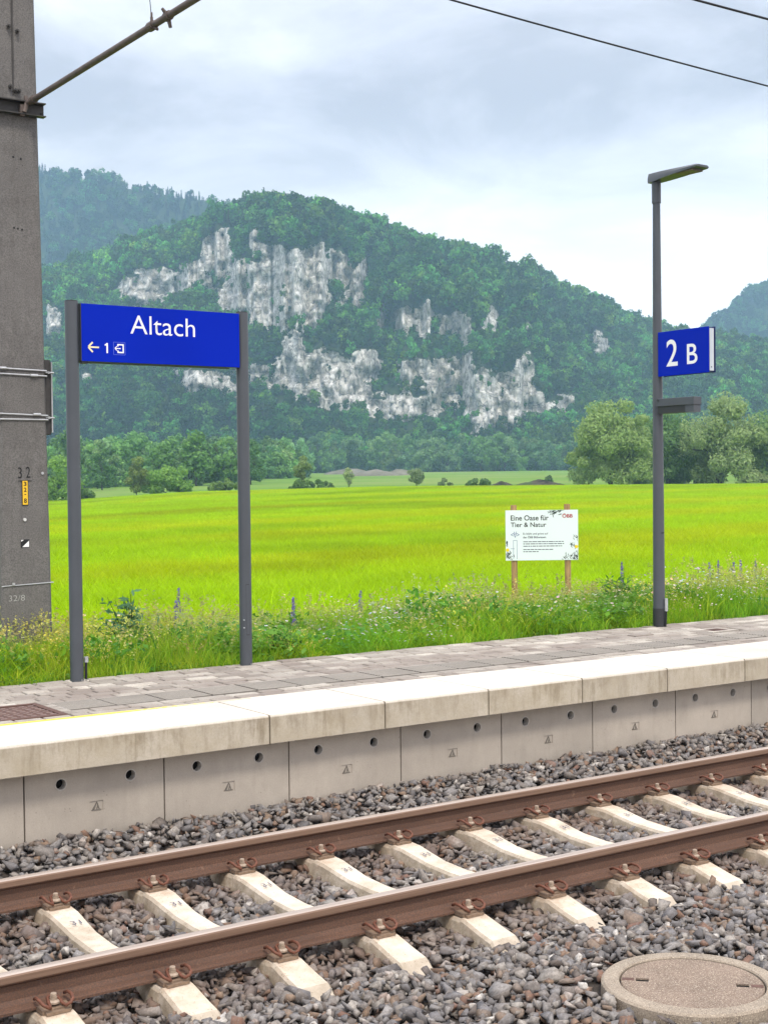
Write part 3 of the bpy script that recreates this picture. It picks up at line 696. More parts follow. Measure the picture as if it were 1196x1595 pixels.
def stone_mesh(i):
    rs = np.random.RandomState(300+i); bm = bmesh.new()
    n = rs.randint(8, 11); p = rs.normal(size=(n, 3)); p /= np.linalg.norm(p, axis=1)[:, None]
    p = rs.uniform(-1, 1, (n, 3)); ax_ = rs.randint(0, 3, n); p[np.arange(n), ax_] = np.sign(p[np.arange(n), ax_])
    p = p*np.array([1.22, 0.88, 0.58])*rs.uniform(0.82, 1.18, 3)
    for q in p: bm.verts.new(q)
    r = bmesh.ops.convex_hull(bm, input=bm.verts)
    bmesh.ops.delete(bm, geom=[v for v in bm.verts if not v.link_faces], context='VERTS')
    bmesh.ops.triangulate(bm, faces=bm.faces); bm.normal_update()
    bm.verts.index_update()
    v = np.array([q.co[:] for q in bm.verts]); f = np.array([[q.index for q in t.verts] for t in bm.faces]); bm.free(); return v, f
STN = [stone_mesh(i) for i in range(16)]
def in_view(P, m=0.03):
    d = P - CAM; D = d@fw; a = (d@R_)/D; b = (d@U_)/D
    return D, a, b, (np.abs(a) < 0.2704+m) & (b > -(0.3606+m)) & (D > 1)
def rotmats(rs, n, flat=0.5):
    q = rs.normal(size=(n, 4)); q[:, 1:3] *= flat; q /= np.linalg.norm(q, axis=1)[:, None]
    w_, x, y, z = q.T
    return np.stack([1-2*(y*y+z*z), 2*(x*y-z*w_), 2*(x*z+y*w_), 2*(x*y+z*w_), 1-2*(x*x+z*z), 2*(y*z-x*w_), 2*(x*z-y*w_), 2*(y*z+x*w_), 1-2*(x*x+y*y)], -1).reshape(n, 3, 3)
def ballast():
    rs = np.random.RandomState(5); n = 76000
    x = rs.uniform(-2.6, 13.5, n); y = rs.uniform(-2.6, 2.62, n); r = 0.0245*np.exp(rs.normal(0, 0.30, n))
    z = zbal(x, y) + rs.uniform(-0.030, 0.022, n)
    P = np.stack([x, y, z], 1); D, a, b, ok = in_view(P, 0.11)
    k = np.round(x/0.6); dx = np.abs(x-0.6*k)
    ok &= ~((dx < 0.098+0.35*r) & (y > -0.43) & (y < 2.16) & (n > 0))
    for c in (RN, RF): ok &= ~((np.abs(y-c) < 0.080+0.5*r) & (z > -0.13))
    ok &= ~(np.hypot(x-MH_C[0], y-MH_C[1]) < MH_R+0.6*r)

    # stones do not rise above the rail foot next to the rails
    for c in (RN, RF): z = np.where(np.abs(y-c) < 0.28, np.minimum(z, -0.10), z)
    P[:, 2] = z; ii = np.where(ok)[0]; P, r, D, x, y, z = P[ii], r[ii], D[ii], x[ii], y[ii], z[ii]
    m = len(ii); Rm = rotmats(rs, m, 0.30); sh = rs.randint(0, len(STN), m); col = rs.uniform(0, 1, m)
    Dv, av, bv, vis = in_view(P, -0.006)
    score = np.where(vis, r/Dv, 0)*(1+14*np.clip(z-zbal(x, y), -0.02, 0.02)) 
    big = np.argsort(-score)[:290]; isb = np.zeros(m, bool); isb[big] = True
    mes = [mesh_np('stone', v, f, None, MT['stone']) for v, f in STN]
    for i in big:
        o = link('stone', mes[sh[i]], trackbed)
        o.matrix_world = Matrix.Translation(P[i]) @ Matrix(Rm[i].tolist()).to_4x4() @ Matrix.Scale(r[i], 4)
    V, F, C = [], [], []; nb = 0
    for s in range(len(STN)):
        w_ = np.where((sh == s) & ~isb)[0]; v, f = STN[s]
        vv = np.einsum('nij,vj->nvi', Rm[w_], v)*r[w_][:, None, None] + P[w_][:, None, :]
        V.append(vv.reshape(-1, 3)); F.append((f[None]+(np.arange(len(w_))*len(v))[:, None, None]+nb).reshape(-1, 3)); nb += len(w_)*len(v)
        C.append(np.repeat(np.repeat(col[w_][:, None], len(v), 0), 3, 1))
    o = link('ballast', mesh_np('ballast', np.concatenate(V), np.concatenate(F), np.concatenate(C), MT['stone_mass']), trackbed); o['kind'] = 'stuff'
ballast()

# ------------------------------------------------------------------ rails, sleepers, fastenings
def rail(yc, label):
    h = [(-.075, -.172), (.075, -.172), (.075, -.1605), (.030, -.148), (.0125, -.128), (.0085, -.090), (.0100, -.062), (.0340, -.0465), (.0365, -.040), (.0355, -.012), (.031, -.005), (.020, -.0010),
         (0, 0), (-.020, -.0010), (-.031, -.005), (-.0355, -.012), (-.0365, -.040), (-.0340, -.0465), (-.0100, -.062), (-.0085, -.090), (-.0125, -.128), (-.030, -.148), (-.075, -.1605)]
    n = len(h); mb = MB(); xs_ = [-14, -6, 0, 6, 14, 60]
    v = [(x, yc+p[0], RTOP+p[1]) for x in xs_ for p in h]
    f, mi = [], []
    for i in range(len(xs_)-1):
        for j in range(n):
            f.append((i*n+j, i*n+(j+1) % n, (i+1)*n+(j+1) % n, (i+1)*n+j)); mi.append(1 if j in (11, 12, 13) else (2 if j in (9, 10, 14, 15) else 0))
    mb.add(v, f + [tuple(range(n)), tuple((len(xs_)-1)*n+j for j in range(n-1, -1, -1))]); mb.m = mi+[0, 0]
    o = mb.build('rail', [MT['rail'], MT['railtop'], MT['railside']], fix=True); tag(o, label, 'rail', 'rails of the platform track'); return o
rail(RN, 'rusty brown steel rail nearer to the viewer, with a worn rounded head')
rail(RF, 'rusty brown steel rail on the platform side, with a bright shiny head')

def sleeper_mesh():
    pr = [(-.43, -.27, .098), (-.375, -.205, .094), (-.300, -.130, .086), (-.20, -.110, .084), (-.06, -.076, .081), (-.035, -.074, .081), (-.03, -.081, .084), (.25, -.081, .084), (.255, -.074, .081), (.36, -.078, .079), (.50, -.099, .073), (.64, -.119, .069), (.8635, -.127, .067)]
    pr = pr + [(1.727-y, z, hw) for y, z, hw in pr[-2::-1]]
    v, f = [], []
    for y, z, hw in pr: v += [(-hw-.05, y, -.34), (-hw-.008, y, z-.016), (-hw+.006, y, z), (hw-.006, y, z), (hw+.008, y, z-.016), (hw+.05, y, -.34)]
    n = len(pr)
    for i in range(n-1):
        for j in range(5): f.append((i*6+j, i*6+j+1, i*6+6+j+1, i*6+6+j))
        f.append((i*6+5, i*6, i*6+6, i*6+11))
    f += [tuple(range(5, -1, -1)), tuple((n-1)*6+j for j in range(6))]
    mb = MB(); mb.add(v, f); me = mb.mesh('body', MT['sleeper'])
    bm = bmesh.new(); bm.from_mesh(me); bmesh.ops.subdivide_edges(bm, edges=bm.edges[:], cuts=1, use_grid_fill=True)
    bmesh.ops.recalc_face_normals(bm, faces=bm.faces); bm.to_mesh(me); bm.free(); smooth_by_angle(me, 0.5); return me
def clip_mesh():
    P = [(-.078, .064, .006), (-.082, .030, .012), (-.084, -.010, .013), (-.078, -.042, .010), (-.060, -.056, .002), (-.042, -.046, -.004), (-.034, -.022, -.002), (-.030, .006, .008), (-.024, .034, .018), (-.010, .048, .020)]
    P = P + [(-x, y, z) for x, y, z in P[::-1]]
    P = [(x*0.92, y-.010, z-.026+0.02*max(0, -y*8)*0) for x, y, z in P]
    # spring arms arch upward over the shoulder
    P = [(x, y, z + 0.026*max(0.0, 1-abs((abs(x)-.066)/.03))*(1 if abs(y) < .05 else .4)) for x, y, z in P]
    mb = MB(); mb.tube(P, .0080, 7); me = mb.mesh('rail_clip', MT['clip'], True); return me
def bolt_mesh():
    mb = MB(); mb.lathe([(.030, -.028), (.030, -.020), (.024, -.016), (.017, -.013), (.017, -.002)], 16)
    mb.lathe([(.0135, -.002), (.0155, .001), (.0155, .014), (.012, .017)], 6); return mb.mesh('screw', MT['bolt'])
SL, CL, BO = sleeper_mesh(), clip_mesh(), bolt_mesh()
mb = MB(); mb.box((-.070, -.040, -.073), (.070, .036, -.052)); mb.box((-.058, -.062, -.073), (.058, -.040, -.060)); PD = mb.mesh('guide_plate', MT['pad'])
T31 = text_mesh('31', .060, .050, MT['ink'], 0.0)
ORD = ['first', 'second', 'third', 'fourth', 'fifth', 'sixth', 'seventh', 'eighth', 'ninth', 'tenth', 'eleventh', 'twelfth', 'thirteenth', 'fourteenth', 'fifteenth', 'sixteenth', 'seventeenth']
def sleeper(k, proto=None):
    if proto is None:
        t = empty('sleeper'); link('body', SL, t)
        for y in (0.0, 1.507):
            c = link('rail_clip', CL, t, loc=(0, y, -.012)); link('screw', BO, c, loc=(0, 0.004, .0)); link('guide_plate', PD, t, loc=(0, y, 0))
        n = link('cast_number', T31, t, loc=(-.030, 1.19, -.0925)); n.rotation_euler = (0.155, 0, 0)
    else: t = copy_tree(proto)
    t.location = (0.6*k + rnd.uniform(-.012, .012), 0, rnd.uniform(-.003, .003)); t.rotation_euler = (0, 0, rnd.uniform(-.008, .008)); return t
proto = None
for j, k in enumerate(range(-2, 13)):
    s = sleeper(k, proto); proto = proto or s
    if j > 12: lb = 'pale concrete sleeper at the far right edge, %s of the last two on the right' % ('left' if j == 13 else 'right')
    else: lb = 'pale concrete sleeper under both rails, %s from the left along the platform-side rail' % ORD[j]
    tag(s, lb, 'sleeper', 'concrete sleepers of the platform track')

# ------------------------------------------------------------------ manhole
mhole = empty('manhole', (MH_C[0], MH_C[1], -0.05)); tag(mhole, 'round concrete manhole with a speckled brown lid set in the gravel', 'manhole')
mb = MB(); mb.lathe([(.340, -.30), (.340, -.006), (.345, 0.0), (.414, -.002), (.425, -.012), (.431, -.16), (.431, -.30)], 96)
mb.f = mb.f[:-2]; mb.m = mb.m[:-2]
# close ring underneath is not needed: it stands on the ground
me = mb.mesh('ring', MT['ring']); smooth_by_angle(me, 0.5); link('ring', me, mhole)
mb = MB(); mb.lathe([(.331, -.08), (.333, -.012), (.328, -.007)], 96)
lid = mb.build('lid', [MT['lid']], mhole, fix=True)
lid.location = (0, 0, 0)
va = math.atan2(-.475, .46)
c_ = []
for sgn in (-1, 1):
    c = MB(); mt_ = Matrix.Rotation(va, 4, 'Z') @ Matrix.Translation((sgn*.232, 0, 0)); c.box((-.030, -.021, -.07), (.030, .021, .02), 0, mt_); c_.append(c)
cut(lid, c_); smooth_by_angle(lid.data, 0.5)
for sgn in (-1, 1):
    d = MB(); mt_ = Matrix.Rotation(va, 4, 'Z') @ Matrix.Translation((sgn*.232, 0, 0)); d.box((-.0296, -.0206, -.069), (.0296, .0206, -.015), 0, mt_); d.build('lifting_slot', MT['dark_hole'], mhole)  # black fill stands in for the shade down in the slot
    d = MB(); mt_ = Matrix.Rotation(va, 4, 'Z') @ Matrix.Translation((sgn*.298, 0, 0)); d.box((-.028, -.0165, -.02), (.028, .0165, -.0055), 0, mt_); d.build('slot_plate', MT['rust_iron'], mhole)

# ------------------------------------------------------------------ platform
YE, ZT, ZB = 2.4728, 0.6924, 0.4878
YB = 3.29          # back of the coping
platform = empty('platform', (0, 0, 0)); tag(platform, kind='structure')
g = MB(); g.box((-40, 2.70, -0.6), (60, 5.16, ZT-.075)); tag(g.build('platform_core', MT['joint'], platform), kind='structure')
YW = 2.60
def panel_mesh():
    mb = MB(); mb.box((-.4875, YW, -.45), (.4875, YW+.09, .50)); o = mb.build('wall_panel', MT['wall'])
    cs = []; bpy.context.view_layer.update()
    for hx in (-.245, .245):
        c = MB(); c.tube([(hx, YW-.05, .375), (hx, YW+.2, .375)], .035, 24); cs.append(c)
    c = MB(); c.box((-.048, YW-.05, .165), (.048, YW+.0055, .235)); cs.append(c)
    cut(o, cs); me = o.data; bpy.data.objects.remove(o); return me
PM = panel_mesh()
mb = MB(); mb.tube([(0, YW-.004, 0), (0, YW+.004, 0)], .041, 24, caps=False)
v = []; n = 24
for (rr, yy) in ((.0345, YW-.003), (.041, YW-.003), (.041, YW+.02), (.034, YW+.10)):
    v += [(rr*math.cos(2*PI*j/n), yy, rr*math.sin(2*PI*j/n)) for j in range(n)]
mb = MB(); mb.add(v, [(i*n+j, i*n+(j+1) % n, (i+1)*n+(j+1) % n, (i+1)*n+j) for i in range(2) for j in range(n)] + [(j, (j+1) % n, 3*n+(j+1) % n, 3*n+j) for j in range(n)], 0)
mb.add([(.034*math.cos(2*PI*j/n), YW+.055, .034*math.sin(2*PI*j/n)) for j in range(n)], [tuple(range(n))], 1)
PIPE = mb.mesh('drain_pipe', [MT['pipe_ring'], MT['dark_hole']])
# cast maker's mark in the small recess: a peaked outline with bars
mk = MB()
for (x0, z0, x1, z1) in ((-.028, -.024, .004, .026), (.004, .026, .022, -.024), (-.018, -.024, -.004, .010), (.002, -.024, .012, .006), (-.034, -.026, .034, -.026)):
    dx, dz = x1-x0, z1-z0; L = math.hypot(dx, dz); nx, nz = -dz/L*.0026, dx/L*.0026
    mk.extrude([(x0+nx, z0+nz), (x1+nx, z1+nz), (x1-nx, z1-nz), (x0-nx, z0-nz)], (0, YW+.0015, .2), (1, 0, 0), (0, 0, 1), (0, .004, 0))
MARK = mk.mesh('maker_mark', plain('dirty_cast_mark', (0.15, 0.135, 0.115), 0.9, 0, 0.1, 30))
for i in range(-3, 14):
    xc = 1.708 + 0.986*i
    p_ = link('wall_panel', PM, platform, loc=(xc, 0, rnd.uniform(-.003, .003)))
    if -2 <= i < 9:
        for hx in (-.245, .245): link('drain_pipe', PIPE, p_, loc=(hx, 0, .375))
        link('maker_mark', MARK, p_)
    if i == 7: pass
def slab(x0, x1, label=None):
    mb = MB(); b = .012
    prof = [(YE, ZB), (YE-0.0, ZT-.014), (YE+.012, ZT), (YB, ZT), (YB, ZB)]
    mb.extrude([(p[0], p[1]) for p in prof], (x0+.006, 0, 0), (0, 1, 0), (0, 0, 1), (x1-x0-.012, 0, 0))
    o = mb.build('coping_slab', MT['coping'], platform, fix=True); b_ = o.modifiers.new('bevel', 'BEVEL'); b_.width = .004; b_.segments = 2; b_.limit_method = 'ANGLE'
    if label: o['label'] = label
    return o
slab(-3.2, 1.974-1.972-1.2); slab(1.974-1.972-1.2, 1.974, 'long concrete edge slab with brown stains and a yellow line along its back edge')
for i in range(0, 14): slab(1.974+.986*i, 1.974+.986*(i+1))
y_ = MB(); y_.box((-3.1, YB-.062, ZT), (2.25, YB-.022, ZT+.003))
def m_yline():
    t = NT('overexposed_yellow_line'); p_ = t.pos(); f = t.noise(p_, 30, 5, 0.7); sp = t.n('ShaderNodeSeparateXYZ'); t.l(p_, sp.inputs[0])
    glare_fade = t.math('ADD', f, t.math('MULTIPLY', t.math('SUBTRACT', sp.outputs[0], 1.35, False), 0.28))
    t.base(t.mix(t.ramp(glare_fade, [(0.50, 0.0), (0.62, 1.0)]), (0.78, 0.60, 0.06), (0.52, 0.47, 0.38))); t.rough(0.7, 0.3); return t.m  # fades into concrete colour to the right, painting the overexposure
y_.build('yellow_line', m_yline(), platform)
# paving stones in running bond, a ribbed guiding strip, all with open joints
def paving():
    rs = np.random.RandomState(8); rows = [(3.305+.14*i, 3.305+.14*(i+1)) for i in range(2)] + [(3.59+.42, 3.59+.56)] + [(4.15+.14*i, 4.15+.14*(i+1)) for i in range(7)] + [(5.13, 5.16)]
    strip = (3.588, 4.008)
    lst = []
    for i, (y0, y1) in enumerate(rows):
        if y1-y0 < .05: continue
        x = -2.6 + rs.uniform(0, .3)
        while x < 16:
            L = (.21, .28, .21, .245)[i % 4]*(1 if rs.uniform() < .8 else .66)
            lst.append((x, x+L, y0, min(y1, 5.155))); x += L
    big, rest = [], MB()
    for (x0, x1, y0, y1) in lst:
        xc, yc = (x0+x1)/2, (y0+y1)/2
        if 0.10 < xc < 0.88 and 3.40 < yc < 4.07: continue        # iron cover
        if 8.40 < xc < 8.80 and 4.2 < yc < 4.50: continue        # drain
        D, a, b, ok = in_view(np.array([[xc, yc, ZT]]), 0.01)
        big.append((0 if not ok[0] else 1/D[0]**2, x0, x1, y0, y1))
    big.sort(reverse=True)
    U = {}
    def geo(mb, lx, ly, ox, oy, oz, tx, ty, col=None):
        g_ = .0085
        v = [(-lx/2+g_, -ly/2+g_, -.06), (lx/2-g_, -ly/2+g_, -.06), (lx/2-g_, ly/2-g_, -.06), (-lx/2+g_, ly/2-g_, -.06)]
        t = [(-lx/2+g_, -ly/2+g_, -.006), (lx/2-g_, -ly/2+g_, -.006), (lx/2-g_, ly/2-g_, -.006), (-lx/2+g_, ly/2-g_, -.006)]
        k = .006; u = [(-lx/2+g_+k, -ly/2+g_+k, 0), (lx/2-g_-k, -ly/2+g_+k, 0), (lx/2-g_-k, ly/2-g_-k, 0), (-lx/2+g_+k, ly/2-g_-k, 0)]
        v = [(x+ox, y+oy, z+oz+x*tx+y*ty) for x, y, z in v+t+u]
        f = [(0, 1, 5, 4), (1, 2, 6, 5), (2, 3, 7, 6), (3, 0, 4, 7), (4, 5, 9, 8), (5, 6, 10, 9), (6, 7, 11, 10), (7, 4, 8, 11), (8, 9, 10, 11)]
        mb.add(v, f, 0, col)
    for i, (s, x0, x1, y0, y1) in enumerate(big):
        tz, tx, ty = rs.normal(0, .0022), rs.normal(0, .006), rs.normal(0, .006)
        if i < 285 and s > 0:
            key = (round(x1-x0, 3), round(y1-y0, 3))
            if key not in U:
                m_ = MB(); geo(m_, key[0], key[1], 0, 0, 0, 0, 0, (0, 0, 0)); U[key] = m_.mesh('paving_stone', MT['paver'])
            o = link('paving_stone', U[key], platform, loc=((x0+x1)/2, (y0+y1)/2, ZT-.004+tz)); o.rotation_euler = (ty, -tx, 0)
        else:
            c = rs.uniform(0, 1); geo(rest, x1-x0, y1-y0, (x0+x1)/2, (y0+y1)/2, ZT-.004+tz, tx, ty, (c, c, c))
    o = rest.build('paving', MT['paver'], platform); o['kind'] = 'stuff'
    # guiding strip
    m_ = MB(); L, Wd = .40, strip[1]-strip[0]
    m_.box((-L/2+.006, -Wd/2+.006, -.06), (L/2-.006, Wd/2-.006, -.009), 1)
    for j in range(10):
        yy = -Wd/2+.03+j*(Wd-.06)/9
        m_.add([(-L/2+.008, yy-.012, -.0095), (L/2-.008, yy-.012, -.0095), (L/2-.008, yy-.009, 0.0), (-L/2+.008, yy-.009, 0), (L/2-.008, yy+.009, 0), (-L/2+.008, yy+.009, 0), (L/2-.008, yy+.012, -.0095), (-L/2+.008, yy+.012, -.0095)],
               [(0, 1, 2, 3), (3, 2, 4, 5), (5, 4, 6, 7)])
    m_.m = [1]*6 + [1, 0, 1]*10; tm = m_.mesh('guiding_slab', [MT['tactile'], plain('groove_dirt_rib_shade', (0.15, 0.135, 0.115), .95, 0, .2, 20)])  # grooves are dirty; rib sides are darkened too, shade put into the colour
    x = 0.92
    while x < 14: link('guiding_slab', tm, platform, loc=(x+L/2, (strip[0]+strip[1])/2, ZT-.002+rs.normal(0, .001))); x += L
    x = 0.06-L
    while x > -2.6: link('guiding_slab', tm, platform, loc=(x+L/2, (strip[0]+strip[1])/2, ZT-.002)); x -= L
paving()
# iron cover at the left
cov = empty('inspection_cover', (.49, 3.735, ZT)); tag(cov, 'square rusty inspection cover in the paving at the left edge', 'inspection cover')
mb = MB()
for a, b in (((-.375, -.32), (.375, -.275)), ((-.375, .275), (.375, .32)), ((-.375, -.275), (-.33, .275)), ((.33, -.275), (.375, .275))): mb.box((a[0], a[1], -.07), (b[0], b[1], .002))
mb.build('frame', MT['rust_iron'], cov); mb = MB(); mb.box((-.324, -.269, -.07), (.324, .269, -.006)); mb.build('plate', MT['rust_iron'], cov)
mb = MB()
for i in range(9):
    for j in range(7):
        mb.box((-.30+i*.072, -.245+j*.074, -.006), (-.30+i*.072+.045, -.245+j*.074+.030, -.001))
o = mb.build('tread_pattern', plain('worn_iron', (.22, .15, .13), .6, .2, .3, 30), cov); o['kind'] = 'stuff'
for i, (a, b) in enumerate((((.375, -.32), (.43, .32)),)):
    for j in range(5):
        mb = MB(); mb.box((.385, -.31+j*.128, -.05), (.46, -.31+j*.128+.112, -.001)); mb.build('kerb_stone', MT['paver'], cov)
drain = empty('drain_grate', (8.6, 4.355, ZT)); tag(drain, 'small square drain grate in the paving near the lamp post', 'drain grate')
mb = MB()
for a, b in (((-.20, -.15), (.20, -.085)), ((-.20, .085), (.20, .15)), ((-.20, -.085), (-.115, .085)), ((.115, -.085), (.20, .085))): mb.box((a[0], a[1], -.06), (b[0], b[1], -.003))
mb.build('frame', MT['paver'], drain)
for i in range(9):
    mb = MB(); mb.box((-.110+i*.0255, -.084, -.05), (-.110+i*.0255+.014, .084, -.004)); mb.build('bar', MT['rust_iron'], drain)

# ------------------------------------------------------------------ grass, crop and wild flowers
def blades(rs, n, Wd, h, wd, bend, cA, cB, area=None):
    "narrow bent blades over a square of side Wd"
    x = rs.uniform(-Wd/2, Wd/2, n); y = rs.uniform(-Wd/2, Wd/2, n) if area is None else rs.uniform(-area/2, area/2, n)
    H = rs.uniform(h[0], h[1], n); an = rs.uniform(0, 2*PI, n); an2 = rs.uniform(0, 2*PI, n); bd = rs.uniform(bend[0], bend[1], n)*H
    dx, dy = np.cos(an), np.sin(an); bx, by = np.cos(an2)*bd, np.sin(an2)*bd; w_ = wd*rs.uniform(0.6, 1.3, n)
    V = []
    for t, k in ((0, 0.8), (0.55, 1.0), (1.0, 0.12)):
        cx, cy_, cz = x+bx*t*t, y+by*t*t, H*(t-0.18*t*t*bd/np.maximum(H, .01))
        for s in (-1, 1): V.append(np.stack([cx+dx*w_*k*s/2, cy_+dy*w_*k*s/2, cz], 1))
    V = np.stack(V, 1).reshape(-1, 3); b = np.arange(n)[:, None]*6
    F = np.concatenate([b+np.array([0, 1, 3, 2]), b+np.array([2, 3, 5, 4])])
    k = rs.uniform(0, 1, (n, 1)); c = (np.asarray(cA)*(1-k)+np.asarray(cB)*k)*rs.uniform(0.8, 1.2, (n, 1)); return V, F, np.repeat(c, 6, 0), np.stack([x+bx, y+by, H*(1-0.18*bd/np.maximum(H, .01))], 1)
def join(parts):
    V, F, C, nb = [], [], [], 0
    for v, f, c in parts: V.append(v); F.append(np.asarray(f)+nb); C.append(c); nb += len(v)
    return np.concatenate(V), np.concatenate(F), np.concatenate(C)
def heads(rs, P, size, elong, cA, cB, per=5, spread=(.006, .006, .03)):
    C = np.repeat(P, per, 0) + rs.normal(size=(len(P)*per, 3))*np.array(spread); v, f, c = leaves(C, np.tile([0, 0, 0.4], (len(C), 1)), size, elong, cA, cB, 1.0, rs); return v, f, c
def daisies(rs, P, r):
    V, F, C, nb = [], [], [], 0
    for p in P:
        n = np.array([rs.normal()*.35, rs.normal()*.35-.25, 1]); n /= np.linalg.norm(n); t = np.cross(n, [0.3, 1, 0]); t /= np.linalg.norm(t); b = np.cross(n, t); q = r*rs.uniform(.75, 1.2)
        ring = [p + q*(t*math.cos(2*PI*j/6)+b*math.sin(2*PI*j/6)) for j in range(6)]
        cen = [p + n*.004 + q*.34*(t*math.cos(PI/4+PI/2*j)+b*math.sin(PI/4+PI/2*j)) for j in range(4)]
        V += ring+cen; F += [[nb, nb+1, nb+2, nb+3], [nb, nb+3, nb+4, nb+5], [nb+6, nb+7, nb+8, nb+9]]
        wc = (.78, .76, .76) if rs.uniform() < .8 else (.75, .55, .62); C += [wc]*6+[(.70, .45, .03)]*4; nb += 10
    return np.array(V), np.array(F), np.array(C, float)
GR1, GR2, GR3 = (0.145, 0.33, 0.018), (0.27, 0.47, 0.02), (0.42, 0.52, 0.04)
def verge_patch(kind, i):
    rs = np.random.RandomState(500+10*kind+i); W_ = .55; parts = []
    if kind == 0:      # lush grass
        parts.append(blades(rs, 190, W_, (.10, .34), .007, (.2, .8), GR1, GR2)[:3]); parts.append(blades(rs, 50, W_, (.12, .40), .010, (.3, .9), GR2, GR3)[:3])
    elif kind == 1:    # tall grass in seed
        parts.append(blades(rs, 120, W_, (.12, .38), .007, (.2, .7), GR2, GR3)[:3]); b = blades(rs, 15, W_, (.34, .58), .0035, (.05, .3), GR3, (.36, .36, .09)); parts.append(b[:3])
        parts.append(heads(rs, b[3], .014, 2.4, (.34, .36, .09), (.48, .46, .16), 7, (.008, .008, .030)))
    elif kind == 2:    # broad leaved herbs
        n = 150; C = np.stack([rs.uniform(-W_/2, W_/2, n), rs.uniform(-W_/2, W_/2, n), rs.uniform(.04, .36, n)], 1)
        parts.append(leaves(C, np.tile([0, 0, 1.], (n, 1)), .040, 2.0, (.085, .235, .028), (.17, .36, .04), .7, rs)); parts.append(blades(rs, 90, W_, (.12, .36), .006, (.1, .5), GR1, GR2)[:3])
    elif kind == 3:    # ox-eye daisies
        parts.append(blades(rs, 130, W_, (.10, .34), .006, (.2, .7), GR1, GR2)[:3]); b = blades(rs, 11, W_, (.20, .52), .004, (.05, .25), GR1, GR2); parts.append(b[:3]); parts.append(daisies(rs, b[3], .017))
    elif kind == 4:    # yellow flowering herbs
        parts.append(blades(rs, 120, W_, (.10, .36), .006, (.2, .7), GR2, GR3)[:3]); b = blades(rs, 13, W_, (.30, .52), .004, (.05, .3), GR2, GR3); parts.append(b[:3])
        parts.append(heads(rs, b[3], .020, 1.1, (.56, .55, .06), (.60, .60, .18), 5, (.022, .022, .03)))
    elif kind == 5:    # low clover and grass at the paving edge
        n = 170; C = np.stack([rs.uniform(-W_/2, W_/2, n), rs.uniform(-W_/2, W_/2, n), rs.uniform(.01, .13, n)], 1)
        parts.append(leaves(C, np.tile([0, 0, 1.], (n, 1)), .026, 1.2, (.09, .22, .02), (.2, .36, .04), .6, rs)); parts.append(blades(rs, 110, W_, (.06, .24), .006, (.3, .9), GR1, GR3)[:3])
    v, f, c = join(parts); return mesh_np('verge_patch', v, f, c, MT['grass_inst'])
VP = [verge_patch(k, i) for k in range(6) for i in range(3)]
G_VERGE = src_collection('verge_source', [('verge_patch', m) for m in VP])
def verge():
    rs = np.random.RandomState(77); n = 6200
    y = 5.27 + 7.6*rs.uniform(0, 1, n)**1.15; x = rs.uniform(-1.5, 23, n); P = np.stack([x, y, zg(x, y)], 1)
    D, a, b, ok = in_view(P, 0.07); P = P[ok]; x, y = P[:, 0], P[:, 1]; n = len(P); u = rs.uniform(0, 1, n)
    Dp, Lp = dl(x, y); px = 598+Lp/Dp*FPX + 60*(fbm(x*1.5, y*1.5, 3)-0.5)
    bands = [(110, [.34, .26, .12, .02, .18, .08]), (390, [.18, .26, .14, .05, .34, .03]), (440, [.36, .26, .14, .1, .10, .04]), (720, [.32, .18, .10, .30, .08, .02]), (880, [.46, .28, .10, .08, .06, .02]), (1010, [.38, .14, .18, .22, .06, .02]), (3000, [.32, .20, .10, .28, .08, .02])]
    kind = np.zeros(n, int)
    for i in range(n):
        pr = [q for lim, q in bands if px[i] < lim][0]; kind[i] = np.searchsorted(np.cumsum(pr), u[i]*0.999)
    edge = y < 5.5; kind = np.clip(kind, 0, 5); kind = np.where(edge & (rs.uniform(0, 1, n) < .45), np.where(u < .6, 5, 0), kind)
    far = y > 8.2; kind = np.where((kind == 3) & (y > 7.0), 0, kind); kind = np.where(far & (u < .8), np.where(u < .66, 0, 1), kind)
    pick = kind*3 + rs.randint(0, 3, n)
    s = rs.uniform(.8, 1.2, n)*np.where(edge, .70, 1.0); hz_ = s*(0.22+.95*fbm(x*.9, y*.9, 12)+.38*rs.uniform(0, 1, n))*(1-.55*sstep(6.4, 8.4, y))*.92
    g_ = rs.uniform(.8, 1.2, n); yv = fbm(x*1.3+4, y*1.3, 18); g_ = g_*(.85+.3*yv); tint = np.stack([g_*rs.uniform(.85, 1.15, n)*(.78+.45*yv), g_*1.05, g_*rs.uniform(.7, 1.5, n)], 1)
    scatter('meadow_grass', G_VERGE, P, pick, yaw3(n), np.stack([s, s, hz_], 1), tint)
verge()
def crop_patch(i):
    rs = np.random.RandomState(700+i); v, f, c, _ = blades(rs, 620, 2.1, (.20, .36), .013, (.3, 1.1), (0.335, 0.485, 0.002), (0.46, 0.62, 0.004)); return mesh_np('crop_patch', v, f, c, MT['grass_inst'])
G_CROP = src_collection('crop_source', [('crop_patch', crop_patch(i)) for i in range(4)])
